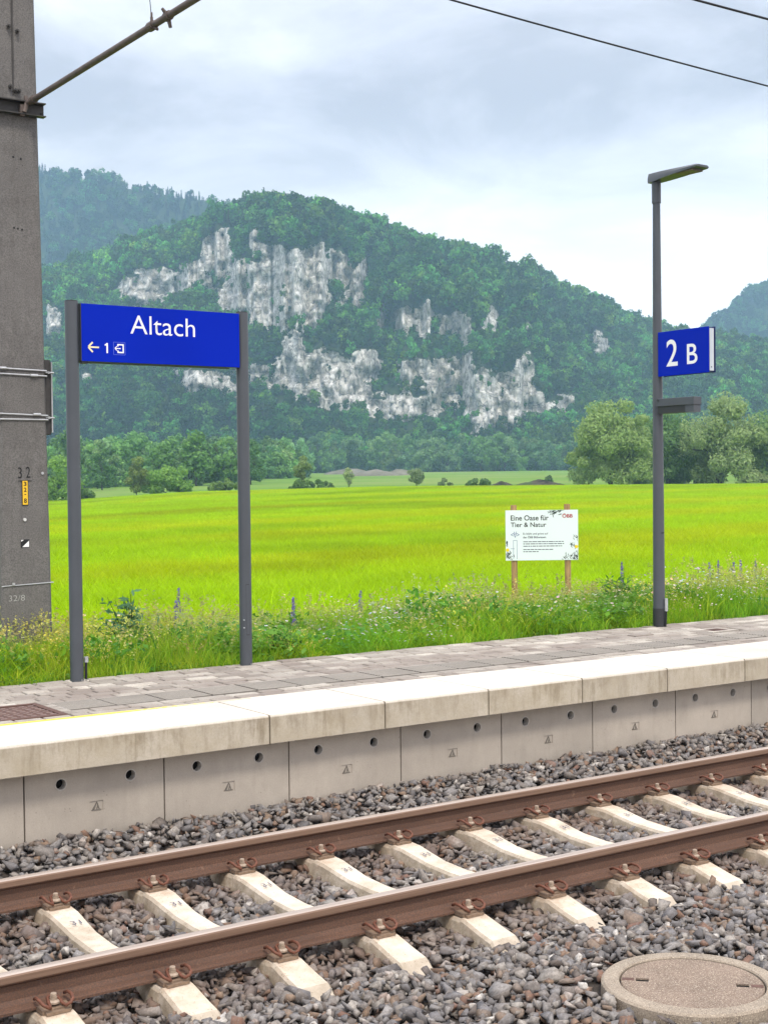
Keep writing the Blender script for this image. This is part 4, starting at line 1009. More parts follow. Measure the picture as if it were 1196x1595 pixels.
def crop():
    rs = np.random.RandomState(78); n = 10200; D = np.sqrt(rs.uniform(17**2, 191.5**2, n)); a = rs.uniform(-.35, .35, n); x, y = wpos(a, D); ok = y > 11.4; x, y, D = x[ok], y[ok], D[ok]; n = len(x)
    lu, lv = x*.97+y*.24, y*.97-x*.24; tn = .6*fbm(lu*.02, lv*.16, 91)+.4*fbm(lu*.05, lv*.5, 95); t2 = fbm(x*.25, y*.25, 92); t3 = fbm(lu*.03+7, lv*.11, 97); g_ = rs.uniform(.90, 1.08, n)*(0.88+.32*t2)*(1-.22*sstep(.54, .70, t3))
    yel = sstep(.48, .64, tn)*.22
    tint = np.stack([g_*(0.92+yel), g_*(1.0), g_*np.ones(n)], 1); s = rs.uniform(.95, 1.15, n)
    scatter('field_crop', G_CROP, np.stack([x, y, zg(x, y)-.01], 1), rs.randint(0, 4, n), yaw3(n), np.stack([s, s, s*rs.uniform(.85, 1.15, n)], 1), tint)
crop()
def at_y(px, y):
    a = (px-598)/FPX; D = (y-CAM[1])/(CY-a*SY); return CAM[0]+D*(SY+a*CY), y
def spike_mesh(i, part):
    rs = np.random.RandomState(900+i); H = rs.uniform(.50, .66)
    if part == 0:
        b = blades(rs, 1, .01, (H, H), .008, (.03, .1), GR1, GR2); n = 26; z = rs.uniform(.05, .6, n)*H; an = rs.uniform(0, 2*PI, n)
        C = np.stack([np.cos(an)*.05, np.sin(an)*.05, z], 1); l = leaves(C, np.stack([np.cos(an)*.6, np.sin(an)*.6, np.ones(n)], 1), .016, 5, (.05, .12, .03), (.10, .19, .05), .3, rs); return mesh_np('stem', *join([b[:3], l]), MT['grass'])
    n = 90; z = H*(.45+.55*rs.uniform(0, 1, n)); r = .026*(1.1-(z/H-.45)/.55*.8); an = rs.uniform(0, 2*PI, n); C = np.stack([np.cos(an)*r, np.sin(an)*r, z], 1)
    v, f, c = leaves(C, np.stack([np.cos(an), np.sin(an), .3+0*an], 1), .020, 1.4, (.16, .14, .33), (.29, .25, .44), .5, rs); return mesh_np('flower_head', v, f, c, MT['grass'])
SPK = [(spike_mesh(i, 0), spike_mesh(i, 1)) for i in range(3)]
for i, (px, y) in enumerate(((1104, 7.2), (1118, 7.6), (1142, 7.0), (1153, 7.1), (968, 7.3), (1176, 6.8), (272, 6.9), (276, 7.3), (455, 6.6), (560, 7.2))):
    x, y = at_y(px, y); z = float(zg(np.array([x]), np.array([y]))[0]); t = empty('flower_spike', (x, y, z-.01), rnd.uniform(0, 6)); t.scale = (1, 1, rnd.uniform(.85, 1.15))
    link('stem', SPK[i % 3][0], t); link('flower_head', SPK[i % 3][1], t)
    lb = ['nearest blue flower spike right of the lamp post', 'second blue flower spike right of the lamp post', 'third blue flower spike right of the lamp post, one of a close pair', 'fourth blue flower spike right of the lamp post, one of a close pair', 'blue flower spike just left of the lamp post', 'blue flower spike nearest to the right edge of the picture',
          'left one of two blue flower spikes between the sign posts', 'right one of two blue flower spikes between the sign posts', 'blue flower spike among daisies right of the right sign post', 'blue flower spike midway between the sign and the white board'][i]
    tag(t, lb, 'wildflower', 'blue flower spikes in the verge')
def herb(px, y, W_, H, cA, cB, label, seed, size=.05, el_=2.2):
    rs = np.random.RandomState(seed); x, y = at_y(px, y); z = float(zg(np.array([x]), np.array([y]))[0]); t = empty('leafy_plant', (x, y, z-.02))
    mb = MB(); C, Q = [], []
    for k in range(18):
        an = rs.uniform(0, 2*PI); r = W_/2*rs.uniform(.1, 1); h = H*rs.uniform(.6, 1.05)*(1-.35*r/(W_/2)); tip = Vector((math.cos(an)*r, math.sin(an)*r, h)); mb.tube([(math.cos(an)*r*.3, math.sin(an)*r*.3, 0), tip*.55+Vector((0, 0, h*.05)), tip], [.006, .005, .002], 5, col=(.08, .14, .03))
        m = 26; s = rs.uniform(.15, 1.0, m); C.append(np.outer(s, np.array(tip)) + rs.normal(size=(m, 3))*.035); Q.append(np.tile([0, 0, 1.], (m, 1)))
    mb.build('stem', MT['grass'], t); link('foliage', mesh_np('foliage', *leaves(np.concatenate(C), np.concatenate(Q), size, el_, cA, cB, .7, rs), MT['grass']), t); return tag(t, label, 'plant')
herb(205, 6.5, .95, .80, (.10, .24, .11), (.17, .33, .16), 'tall bluish green leafy plant in the verge right of the left sign post', 41, .032, 3.0)
herb(962, 6.6, .75, .60, (.06, .20, .03), (.13, .30, .05), 'dark green leafy clump in the verge left of the lamp post', 42, .030, 4.0)
herb(425, 5.55, .55, .30, (.035, .13, .020), (.08, .20, .03), 'low bright green plant at the paving edge right of the right sign post', 43, .035, 1.8)

# ------------------------------------------------------------------ trees and bushes beyond the field
def ground_at(px, D):
    a = (px-598)/FPX; x, y = wpos(a, D); return float(x), float(y), float(zg(np.array([x]), np.array([y]))[0])
def willow(px, D, W, H, seed, label, cA=(0.25, 0.37, 0.115), cB=(0.35, 0.47, 0.17), n=9000, r0=.32, lean=0.0, K=46):
    rs = np.random.RandomState(seed); x, y, z = ground_at(px, D); t = empty('willow_tree', (x, y, z-.1)); mb = MB()
    tips = limbs(mb, rs, H, r0, W/H*0.62, 7, lean, .17, .85); mb.build('trunk', MT['bark'], t, True)
    P, Q = crown_pts(rs, n, W, H*.97, H*.02, K, 1.55, shape='dome'); P[:, 2] = np.maximum(P[:, 2], .1)
    S = np.array([tuple(p) for p in tips]); S = S[S[:, 2] > H*.25]; k = n//2//len(S)
    u = rs.normal(size=(len(S)*k, 3))*np.array([.75, .75, .6]); P2 = np.repeat(S, k, 0)+u; Q2 = u/np.linalg.norm(u, axis=1)[:, None]
    lim = np.hypot(P2[:, 0], P2[:, 1]) < W*.53; P2, Q2 = P2[lim], Q2[lim]
    P2[:, 2] = np.minimum(P2[:, 2], H*1.0)
    v, f, c = leaves(np.concatenate([P, P2]), np.concatenate([Q, Q2]), .215, 2.5, cA, cB, .42, rs, .9); link('crown', mesh_np('crown', v, f, c, MT['leaf']), t)
    return tag(t, label, 'tree', 'trees along the far edge of the field')
willow(953, 197, 12.6, 12.6, 61, 'broad pale green willow with a rounded crown, left of the lamp post', lean=.0, n=24000, K=80)
willow(1040, 204, 8.5, 12.2, 62, 'darker green tree directly behind the lamp post', (0.11, 0.225, 0.065), (0.22, 0.36, 0.12), 14000)
willow(1128, 198, 11.6, 13.2, 63, 'pale willow with leaning bare limbs, right of the lamp post', (0.26, 0.36, 0.14), (0.36, 0.46, 0.20), 15000, .36, .25, 44)
willow(1206, 200, 6.5, 10.5, 64, 'green tree cut off by the right edge of the picture', (0.14, 0.26, 0.08), (0.26, 0.39, 0.14), 12000)
willow(1084, 214, 7.5, 9.6, 65, 'dark tree half hidden between the two willows right of the lamp post', (0.10, 0.20, 0.065), (0.19, 0.32, 0.11), 11000)
def bush(px, D, W, H, seed, label, cA, cB, n=1500, name='bush', cat='bush', group='bushes at the far edge of the field', size=.20, shape='dome', sparse=1.0, g=2.0):
    rs = np.random.RandomState(seed); x, y, z = ground_at(px, D); t = empty(name, (x, y, z-.05)); mb = MB()
    cA, cB = tuple(q*g for q in cA) if cA != BA else cA, tuple(q*g for q in cB) if cB != BB else cB; n = int(n*1.6); size = size*1.15; tips = limbs(mb, rs, H*.9, max(.04, H*.014), W/H*.8, 5, 0, .12, .9); mb.build('trunk', MT['bark'], t, True)
    P, Q = crown_pts(rs, int(n*sparse), W, H*.98, 0.02*H, max(10, int(W*4)), min(W, H)*.24, shape=shape); P[:, 2] = np.maximum(P[:, 2], .05)
    link('crown', mesh_np('crown', *leaves(P, Q, size, 1.9, cA, cB, .6, rs), MT['leaf']), t); return tag(t, label, cat, group)
BA, BB = (.15, .30, .055), (.27, .45, .095)
bush(213, 198, 3.3, 5.2, 71, 'small upright tree behind the field, just left of a rounded bush', (.075, .11, .03), (.14, .18, .055), 2200, 'small_tree', 'tree', size=.16, shape='egg')
bush(258, 200, 7.4, 3.7, 72, 'wide rounded light green bush behind the field, between the sign posts', BA, BB, 3600)
bush(97, 196, 5.4, 6.6, 73, 'tall bush behind the field beside the left sign post', BA, BB, 3200)
bush(128, 197, 3.2, 2.3, 74, 'low bush right beside the left sign post at the field edge', (.05, .10, .025), (.10, .16, .04), 1500)
bush(352, 205, 5.5, 1.8, 75, 'low bush at the field edge just left of the right sign post', (.07, .12, .03), (.12, .18, .05), 1800)
bush(473, 199, 2.6, 4.9, 76, 'slender pointed sapling standing in a low bush, right of the sign', (.085, .13, .04), (.16, .21, .075), 1300, 'small_tree', 'tree', size=.16, shape='egg')
bush(478, 197.5, 5.6, 1.7, 77, 'low dark bush round the foot of the pointed sapling', (.05, .10, .025), (.10, .17, .045), 2400)
bush(544, 200, 1.9, 3.2, 78, 'thin sparse sapling in front of the gravel heaps', (.12, .16, .07), (.2, .24, .11), 380, 'small_tree', 'tree', size=.14, shape='egg')
bush(649, 210, 2.4, 2.9, 79, 'grey green sapling right of the gravel heaps', (.10, .14, .07), (.16, .2, .10), 800, 'small_tree', 'tree', size=.15, shape='egg')
bush(744, 197, 3.6, 1.5, 80, 'small dark bush left of the heap of earth', (.045, .09, .03), (.09, .15, .045), 1500)
bush(692, 216, 2.6, 1.2, 81, 'small low grey green bush left of the small dark bush', (.09, .13, .06), (.14, .18, .08), 700)
bush(1176, 196, 5.0, 2.1, 82, 'low pale bush under the trees at the right edge', (.12, .16, .07), (.19, .23, .11), 2000)
bush(1010, 196.5, 6.0, 1.6, 83, 'low bush under the trees behind the lamp post', (.05, .095, .035), (.10, .15, .06), 1800)
bush(856, 250, 1.8, 1.3, 84, 'tiny round bush on the far meadow left of the broad willow', (.045, .09, .03), (.09, .14, .045), 500)
bush(510, 206, 2.2, 1.0, 85, 'tiny low bush right of the pointed sapling', (.06, .11, .03), (.11, .17, .05), 500)
def heap(px, D, W, Dp, H, seed, label, mat, name, lift=0.0):
    x, y, z = ground_at(px, D); n = 26; g_ = np.linspace(-1, 1, n); U, Vv = np.meshgrid(g_, g_); r = np.sqrt(U*U+Vv*Vv)
    hh = np.clip(1-r, 0, 1)**.8*H*(0.65+.7*fbm(U*3+seed, Vv*3, seed)) + .25*H*(fbm(U*9+seed, Vv*9, seed+1)-.5)*(r < .95) - .25*(r >= .95)
    ex = np.stack([U*W/2*CY+Vv*Dp/2*SY, -U*W/2*SY+Vv*Dp/2*CY, hh+lift], -1); idx = np.arange(n*n).reshape(n, n); q = np.stack([idx[:-1, :-1], idx[:-1, 1:], idx[1:, 1:], idx[1:, :-1]], -1).reshape(-1, 4)
    o = link(name, mesh_np(name, ex.reshape(-1, 3), q, None, mat, True), loc=(x, y, z)); return tag(o, label, 'heap')
heap(586, 430, 16, 12, 1.9, 3, 'left one of two pale gravel heaps at the foot of the cliffs', MT['heap'], 'gravel_heap')
heap(624, 445, 13, 11, 1.9, 4, 'right one of two pale gravel heaps at the foot of the cliffs', MT['heap'], 'gravel_heap')
heap(545, 520, 20, 16, 2.2, 6, 'flat pale gravel heap behind the thin sparse sapling', MT['heap'], 'gravel_heap')
heap(840, 201, 8.6, 5.0, 1.05, 5, 'long low heap of dark clods of earth left of the broad willow', MT['earth_heap'], 'earth_heap')
heap(782, 203, 4.0, 3.4, .8, 8, 'short dark heap of earth right of the small dark bush', MT['earth_heap'], 'earth_heap')
# trees at the edge of the wood, one by one
EDGE, EDGE_I = [], []
for i in range(6):
    rs = np.random.RandomState(1200+i); W, H = rs.uniform(8, 11), rs.uniform(11, 14)
    P, Q = crown_pts(rs, 1900, W, H*.97, H*.02, 26, 1.6, shape='egg' if i % 2 else 'dome'); cA, cB = [((.10, .23, .050), (.19, .36, .085)), ((.13, .25, .085), (.23, .37, .135)), ((.065, .165, .045), (.135, .27, .075))][i % 3]
    mb = MB(); limbs(mb, rs, H*.9, .22, .5, 5, 0, .22); lf = leaves(P, Q, .62, 1.5, cA, cB, .5, rs); EDGE.append((mb.mesh('trunk', MT['bark'], True), mesh_np('crown', *lf, MT['leaf']))); EDGE_I.append(mesh_np('edge_tree', *lf, MT['leaf_inst']))
def valley_wood():
    rs = np.random.RandomState(57); n = 1500; px = rs.uniform(-40, 470, n); D = rs.uniform(300, 650, n); ok = (D > 300 + 0.35*np.clip(px-330, 0, 200)*2) ; px, D = px[ok], D[ok]; n = len(px)
    x, y = wpos((px-598)/FPX, D); s = rs.uniform(.75, 1.3, n); g_ = rs.uniform(.8, 1.9, n)*(0.7+.6*fbm(px/40, D/60, 4)); yl = rs.uniform(0, 1, n)
    P = np.stack([x, y, zg(x, y)-1.0], 1); pick = np.where(rs.uniform(0, 1, n) < .06, rs.randint(6, 9, n), rs.randint(0, 6, n))
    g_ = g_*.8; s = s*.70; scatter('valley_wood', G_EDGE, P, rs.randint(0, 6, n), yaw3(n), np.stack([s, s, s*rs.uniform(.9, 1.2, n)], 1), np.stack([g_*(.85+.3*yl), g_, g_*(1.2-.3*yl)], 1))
    n = 420; px = rs.uniform(400, 1250, n); D = rs.uniform(575, 665, n); x, y = wpos((px-598)/FPX, D); ok = (D > 615) | (px > 950); x, y, D = x[ok], y[ok], D[ok]; n = len(x); s = rs.uniform(.9, 1.55, n); g_ = rs.uniform(.6, 1.5, n); yl = rs.uniform(0, 1, n)
    P = np.stack([x, y, zg(x, y)-1.0], 1); pick = np.where(rs.uniform(0, 1, n) < .12, rs.randint(6, 9, n), rs.randint(0, 6, n))
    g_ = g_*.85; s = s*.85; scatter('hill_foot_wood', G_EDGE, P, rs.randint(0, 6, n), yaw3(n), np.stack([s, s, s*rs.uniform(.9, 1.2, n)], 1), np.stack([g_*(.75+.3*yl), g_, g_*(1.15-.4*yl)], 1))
G_EDGE = src_collection('edge_source', [('edge_tree', m) for m in EDGE_I])
valley_wood()
rs = np.random.RandomState(55); spots = []
for i in range(60): spots.append((rs.uniform(60, 445), rs.uniform(265, 480), rs.uniform(.5, .88), 0))
for i in range(34): spots.append((rs.uniform(400, 960), rs.uniform(600, 655), rs.uniform(.95, 1.4), 1))
spots += [(1060, 420, .9, 1), (1100, 460, 1, 1), (1160, 430, .95, 1), (1010, 480, 1, 1), (985, 520, 1.1, 1)]
for px, D, s, k in spots:
    if k == 0 and px > 400 and D < 430: D += 150
    x, y, z = ground_at(px, D); t = empty('forest_tree', (x, y, z-.3), rs.uniform(0, 6)); t.scale = (s, s, s*rs.uniform(.9, 1.15)); j = rs.randint(0, 6); link('trunk', EDGE[j][0], t); link('crown', EDGE[j][1], t)
    hue = ['fresh green', 'greyish green', 'dark green'][j % 3]
    if k == 0: lb = '%s %s tree in the low wood %s' % (hue, 'front row' if D < 340 else 'hindmost', 'left of the left sign post' if px < 112 else 'seen between the sign posts' if px < 370 else 'right of the right sign post')
    else: lb = '%s tall tree at the hill foot %s' % (hue, 'left of the gravel heaps' if px < 540 else 'behind the gravel heaps' if px < 660 else 'below the right hand cliffs' if px < 850 else 'behind the pale willows')
    tag(t, lb, 'tree', 'trees along the lower left edge of the wood' if k == 0 else 'trees along the foot of the hill')

# ------------------------------------------------------------------ station sign
PZ = ZT-.004
sign = empty('station_sign', (2.4, 5.02, PZ)); tag(sign, 'blue station name board reading Altach between two dark grey posts', 'station sign')
def W2L(o, p): return Vector(p)-o.location
def lbuild(mb, name, mats, par, root, **k):
    "geometry given in world coordinates, stored relative to its thing"
    mb.v = [q-np.array(root.location) for q in mb.v]; return mb.build(name, mats, par, **k)
for xx in (1.60, 3.21):
    mb = MB(); mb.tube([(xx, 5.02, PZ-.1), (xx, 5.02, 3.848)], .0555, 32); o = lbuild(mb, 'post', [MT['post']], sign, sign); smooth_by_angle(o.data, .6)
    mb = MB(); mb.tube([(xx, 5.02, 3.848), (xx, 5.02, 3.856)], .051, 32); o2 = lbuild(mb, 'cap', [MT['post_dark']], o, sign); smooth_by_angle(o2.data, .6)
    mb = MB(); mb.tube([(xx+.02, 4.963, .69), (xx+.02, 4.963, .705)], .004, 6); lbuild(mb, 'foot_bolt', [MT['galv']], o, sign)
def arc(xx, r0, r1, a0, a1, z0, z1, n=8):
    v = []
    for rr in (r0, r1):
        for z in (z0, z1):
            for k in range(n+1): a = a0+(a1-a0)*k/n; v.append((xx+rr*math.cos(a), 5.02+rr*math.sin(a), z))
    m = n+1; f = [(2*m+k, 2*m+k+1, 3*m+k+1, 3*m+k) for k in range(n)] + [(k, k+1, 2*m+k+1, 2*m+k) for k in range(n)] + [(m+k, 3*m+k, 3*m+k+1, m+k+1) for k in range(n)] + [(0, 2*m, 3*m, m), (n, m+n, 3*m+n, 2*m+n)]
    mb = MB(); mb.add(v, f); return mb
ac = math.atan2(-.87, -.48)
sdoor = lbuild(arc(3.21, .050, .0559, ac+.10, ac+.72, .962, 1.420), 'service_door', [MT['post_dark']], sign, sign)
lbuild(arc(3.21, .050, .0563, ac+.15, ac+.67, .968, 1.414), 'door_leaf', [MT['post']], sdoor, sign)
for z_ in (1.03, 1.10): mb = MB(); mb.tube([(3.165, 4.975, z_), (3.165, 4.962, z_)], .006, 8); lbuild(mb, 'screw', [MT['galv']], sign, sign)
mb = MB(); mb.tube([(1.672, 5.0, .70), (1.672, 5.0, .80), (1.675, 5.0, .87)], [.011, .013, .012], 8, 0); mb.tube([(1.675, 5.0, .84), (1.675, 5.0, .885)], .019, 10, 1)
lbuild(mb, 'earthing_cable', [MT['cable'], MT['galv']], sign, sign)
X0, X1, Z0, Z1, YF = 1.660, 3.150, 3.352, 3.833, 4.960
mb = MB(); mb.box((X0, YF+.006, Z0), (X1, 5.052, Z1)); body = lbuild(mb, 'panel', [MT['post']], sign, sign, bevel=.002)
mb = MB(); mb.box((X0+.002, YF, Z0+.002), (X1-.001, YF+.0055, Z1-.002)); face = lbuild(mb, 'face', [MT['blue']], body, sign)
mb = MB(); mb.box((X0+.01, 4.975, Z0-.018), (X0+.06, 5.03, Z0-.001)); mb.box((X0-.004, 4.985, Z0-.012), (X1-.09, 5.02, Z0-.0045)); lbuild(mb, 'bottom_rail', [MT['post_dark']], body, sign)
def put(me, name, par, root, x, z, y=YF-.0015):
    place_flat(me, Vector((x, y, z))-root.location, (1, 0, 0), (0, 0, 1)); return link(name, me, par)
def strokes(mb, segs, t, o, ux, uy, d=.0012, mi=0):
    nn = np.cross(ux, uy)
    for (x0, z0, x1, z1) in segs:
        dx, dz = x1-x0, z1-z0; L = math.hypot(dx, dz); nx, nz = -dz/L*t/2, dx/L*t/2
        mb.extrude([(x0+nx, z0+nz), (x1+nx, z1+nz), (x1-nx, z1-nz), (x0-nx, z0-nz)], o, ux, uy, nn*d, mi)
put(text_mesh('Altach', .610, .158, MT['white'], -.004), 'lettering', body, sign, X0+.440, Z0+.249)
def lmesh(mb, name, mats, par, root): return lbuild(mb, name, mats, par, root)
mb = MB(); ax, az = X0+.062, Z0+.120
strokes(mb, [(0, 0, .092, 0)], .013, (ax, YF-.0003, az), (1, 0, 0), (0, 0, 1)); strokes(mb, [(-.003, 0.002, .036, .041), (-.003, -.002, .036, -.041)], .014, (ax, YF-.0006, az), (1, 0, 0), (0, 0, 1))
lmesh(mb, 'arrow', [MT['amber']], body, sign)
mb = MB(); strokes(mb, [(.022, 0, .022, .084)], .0135, (X0+.205, YF-.0003, Z0+.076), (1, 0, 0), (0, 0, 1)); strokes(mb, [(.001, .064, .024, .080)], .011, (X0+.205, YF-.0006, Z0+.076), (1, 0, 0), (0, 0, 1)); lmesh(mb, 'numeral', [MT['white']], body, sign)
mb = MB(); ox, oz = X0+.285, Z0+.066
strokes(mb, [(.0, .0, .105, .0), (.105, 0, .105, .105), (.105, .105, 0, .105), (0, .105, 0, 0)], .0035, (ox, YF-.0003, oz), (1, 0, 0), (0, 0, 1)); lmesh(mb, 'symbol_frame', [MT['lightblue']], body, sign)
mb = MB(); strokes(mb, [(.034, .020, .092, .020), (.034, .085, .092, .085)], .011, (ox, YF-.0004, oz), (1, 0, 0), (0, 0, 1)); strokes(mb, [(.087, .0145, .087, .0905), (.0395, .020, .0395, .036), (.0395, .070, .0395, .085)], .011, (ox, YF-.0008, oz), (1, 0, 0), (0, 0, 1))
strokes(mb, [(.014, .0525, .064, .0525)], .007, (ox, YF-.0004, oz), (1, 0, 0), (0, 0, 1)); strokes(mb, [(.012, .0535, .030, .070), (.012, .0515, .030, .035)], .007, (ox, YF-.0008, oz), (1, 0, 0), (0, 0, 1))
lmesh(mb, 'exit_symbol', [MT['white']], body, sign)

# ------------------------------------------------------------------ lamp post with the platform number
LX, LY = 8.43, 5.02
lamp = empty('lamp_post', (LX, LY, PZ)); tag(lamp, 'tall dark grey lamp post carrying the blue 2 B platform sign', 'lamp post')
mb = MB(); mb.tube([(LX, LY, PZ-.1), (LX, LY, 1.6), (LX, LY, 3.4), (LX, LY, 5.55)], [.066, .063, .054, .040], 32); o = lbuild(mb, 'pole', [MT['post']], lamp, lamp); smooth_by_angle(o.data, .6)
mb = MB(); mb.tube([(LX, LY, PZ), (LX, LY, PZ+.20)], .0685, 32); o = lbuild(mb, 'base_sleeve', [MT['post_dark']], lamp, lamp); smooth_by_angle(o.data, .6)
mb = MB(); mb.tube([(LX+.02, LY-.075, PZ), (LX+.03, LY-.080, PZ+.15), (LX+.03, LY-.078, PZ+.30)], .011, 8, 0); mb.tube([(LX+.03, LY-.078, PZ+.17), (LX+.03, LY-.078, PZ+.31)], .020, 10, 1); lbuild(mb, 'earthing_cable', [MT['cable'], MT['galv']], lamp, lamp)
mb = MB(); mb.box((LX-.02, LY-.0665, 1.72), (LX+.02, LY-.0615, 1.735)); lbuild(mb, 'door_edge', [MT['post_dark']], lamp, lamp)
# lamp head: a flat tapered housing pointing over the track
hd = []
for t, hw, zt, zb in ((-.10, .034, .062, .0), (-.085, .052, .084, -.032), (0, .070, .082, -.032), (.12, .092, .077, -.026), (.35, .108, .066, -.014), (.62, .112, .054, .000), (.75, .112, .048, .008), (.78, .100, .040, .014)):
    t *= .87 if t > 0 else 1; hw *= .92; zt = zb+(zt-zb)*.88
    hd.append([(-hw, -t, zb), (hw, -t, zb), (hw*1.0, -t, (zb+zt)/2), (hw*.72, -t, zt), (-hw*.72, -t, zt), (-hw, -t, (zb+zt)/2)])
v = [(LX+p[0], LY+p[1], 5.62+p[2]) for r in hd for p in r]; n = len(hd)
f = [(i*6+j, i*6+(j+1) % 6, (i+1)*6+(j+1) % 6, (i+1)*6+j) for i in range(n-1) for j in range(6)] + [tuple(range(5, -1, -1)), tuple((n-1)*6+j for j in range(6))]
mb = MB(); mb.add(v, f); o = lbuild(mb, 'lamp_head', [MT['post']], lamp, lamp, fix=True); smooth_by_angle(o.data, .7)
mb = MB(); mb.add([(LX-.085, LY-.36, 5.608), (LX+.085, LY-.36, 5.608), (LX+.085, LY-.60, 5.606), (LX-.085, LY-.60, 5.606), (LX-.085, LY-.36, 5.63), (LX+.085, LY-.36, 5.63), (LX+.085, LY-.60, 5.63), (LX-.085, LY-.60, 5.63)], [(0, 3, 2, 1), (4, 5, 6, 7), (0, 1, 5, 4), (1, 2, 6, 5), (2, 3, 7, 6), (3, 0, 4, 7)])
lbuild(mb, 'lens', [plain('lamp_lens', (.16, .13, .10), .5, 0, .5, 40, .2)], o, lamp)
mb = MB(); mb.tube([(LX, LY, 5.36), (LX, LY, 5.60)], .050, 24); o = lbuild(mb, 'head_socket', [MT['post']], lamp, lamp); smooth_by_angle(o.data, .6)
# flag sign 2 B
XS0, XS1, YS0, YS1, S0, S1 = LX-.045, LX+.045, LY-.055, LY-.790, 3.452, 3.925
mb = MB(); mb.box((XS0+.006, YS1+.004, S0), (XS1-.006, YS0, S1)); flag = lbuild(mb, 'platform_sign', [MT['navy']], lamp, lamp)
mb = MB(); mb.box((XS0, YS1, S0-.006), (XS0+.005, YS0, S1+.006)); lbuild(mb, 'face', [MT['blue']], flag, lamp)
mb = MB(); mb.box((XS1-.005, YS1-.012, S0-.006), (XS1, YS0, S1+.006)); lbuild(mb, 'face', [MT['navy']], flag, lamp)
mb = MB(); mb.box((XS0+.012, YS1-.003, S0+.012), (XS1-.016, YS1+.0035, S1-.012)); lbuild(mb, 'end_cap', [plain('end_cap_grey', (.52, .56, .60), .5, 0, .05, 8)], flag, lamp)
for zz_, yy_ in ((S0+.05, YS1-.004),): mb = MB(); mb.tube([(LX-.01, yy_+.001, zz_), (LX-.01, yy_-.003, zz_)], .006, 10); lbuild(mb, 'lock', [MT['black']], flag, lamp)
def put_flag(me, name, y0, z): place_flat(me, Vector((XS0-.0012, y0, z))-lamp.location, (0, -1, 0), (0, 0, 1)); return link(name, me, flag)
put_flag(text_mesh('2', .165, .290, MT['white'], .008), 'numeral', YS0-.125, S0+.095)
put_flag(text_mesh('B', .150, .215, MT['white'], .008), 'letter', YS0-.425, S0+.100)
# dark box under the sign
mb = MB(); mb.box((LX-.075, LY-.60, 3.115), (LX+.045, LY-.05, 3.20)); bx = lbuild(mb, 'fitting_box', [MT['post']], lamp, lamp, bevel=.004)
mb = MB(); mb.box((LX-.066, LY-.59, 3.035), (LX+.040, LY-.47, 3.1148)); lbuild(mb, 'box_end', [MT['post']], bx, lamp)
mb = MB(); mb.box((LX-.058, LY-.4698, 3.037), (LX+.040, LY-.055, 3.1148)); lbuild(mb, 'grille', [MT['post_dark']], bx, lamp)
mb = MB(); mb.tube([(LX-.062, LY-.075, 3.185), (LX-.082, LY-.075, 3.185)], .014, 10); lbuild(mb, 'knob', [MT['post_dark']], bx, lamp)

# ------------------------------------------------------------------ information board on two stakes
BD = 23.3; ba = (843.5-598)/FPX; bx_, by_ = wpos(ba, BD); bx_, by_ = float(bx_), float(by_); gz = float(zg(np.array([bx_]), np.array([by_]))[0])
info = empty('information_board', (bx_, by_, gz), -math.atan2(fw[0], fw[1])); tag(info, 'white information board Eine Oase für Tier und Natur on two wooden stakes', 'information board')
# local axes: x to the right, -y towards the viewer
zt_ = CAM[2] + (hor(843)-794.5)/FPX*BD - gz; BW, BH = 1.19, .825
for lx, top in ((-.455, .085), (.425, .095)):
    mb = MB(); mb.tube([(lx+.01, .062, -.3), (lx, .060, zt_+top-.01), (lx, .060, zt_+top)], [.053, .050, .046], 14); o = mb.build('stake', [MT['wood']], info); smooth_by_angle(o.data, .6)
mb = MB(); mb.box((-BW/2, -.004, zt_-BH), (BW/2, .004, zt_)); pan = mb.build('panel', [MT['board']], info, bevel=.001)
def bput(me, name, x, z): place_flat(me, (x, -.0055, z), (1, 0, 0), (0, 0, 1)); return link(name, me, pan)
def U(u): return -BW/2+BW*(u-130)/900.0
def Vz(v): return zt_-BH*(v-193)/630.0
bput(text_mesh('Eine Oase für', BW*470/900, BH*66/630, MT['black'], .012), 'title_line', U(195), Vz(322)); bput(text_mesh('Tier & Natur', BW*440/900, BH*58/630, MT['black'], .012), 'title_line', U(195), Vz(404))
bput(text_mesh('ÖBB', BW*130/900, BH*56/630, MT['red'], .03), 'logo', U(834), Vz(292))
bput(text_mesh('Es blüht und grünt auf', BW*310/900, BH*34/630, MT['ink'], .01), 'text_line', U(346), Vz(508)); bput(text_mesh('den ÖBB Blühwiesen.', BW*290/900, BH*32/630, MT['ink'], .02), 'text_line', U(346), Vz(546))
mb = MB(); rs = np.random.RandomState(4)
for v0, u1 in ((589, 850), (616, 855), (645, 830), (687, 720), (714, 550)):
    u = 348
    while u < u1-10:
        l = min(rs.uniform(14, 60), u1-u); mb.box((U(u), -.0052, Vz(v0+5)), (U(u+l), -.0042, Vz(v0-5))); u += l+7
o = mb.build('small_print', [MT['ink']], pan); o['kind'] = 'stuff'
mb = MB(); O3 = (0, -.0045, 0); A1, A2 = (1, 0, 0), (0, 0, 1)
strokes(mb, [(U(226), Vz(570), U(226), Vz(805)), (U(270), Vz(570), U(270), Vz(805)), (U(226), Vz(570), U(270), Vz(570)), (U(190), Vz(675), U(240), Vz(675))], .006, O3, A1, A2)
strokes(mb, [(U(230), Vz(480), U(248), Vz(535)), (U(262), Vz(480), U(248), Vz(535)), (U(226), Vz(490), U(266), Vz(490)), (U(230), Vz(460), U(240), Vz(478)), (U(266), Vz(460), U(256), Vz(478)), (U(195), Vz(500), U(226), Vz(482)), (U(195), Vz(500), U(228), Vz(515)), (U(300), Vz(500), U(268), Vz(482)), (U(300), Vz(500), U(266), Vz(515))], .008, (0, -.0048, 0), A1, A2)
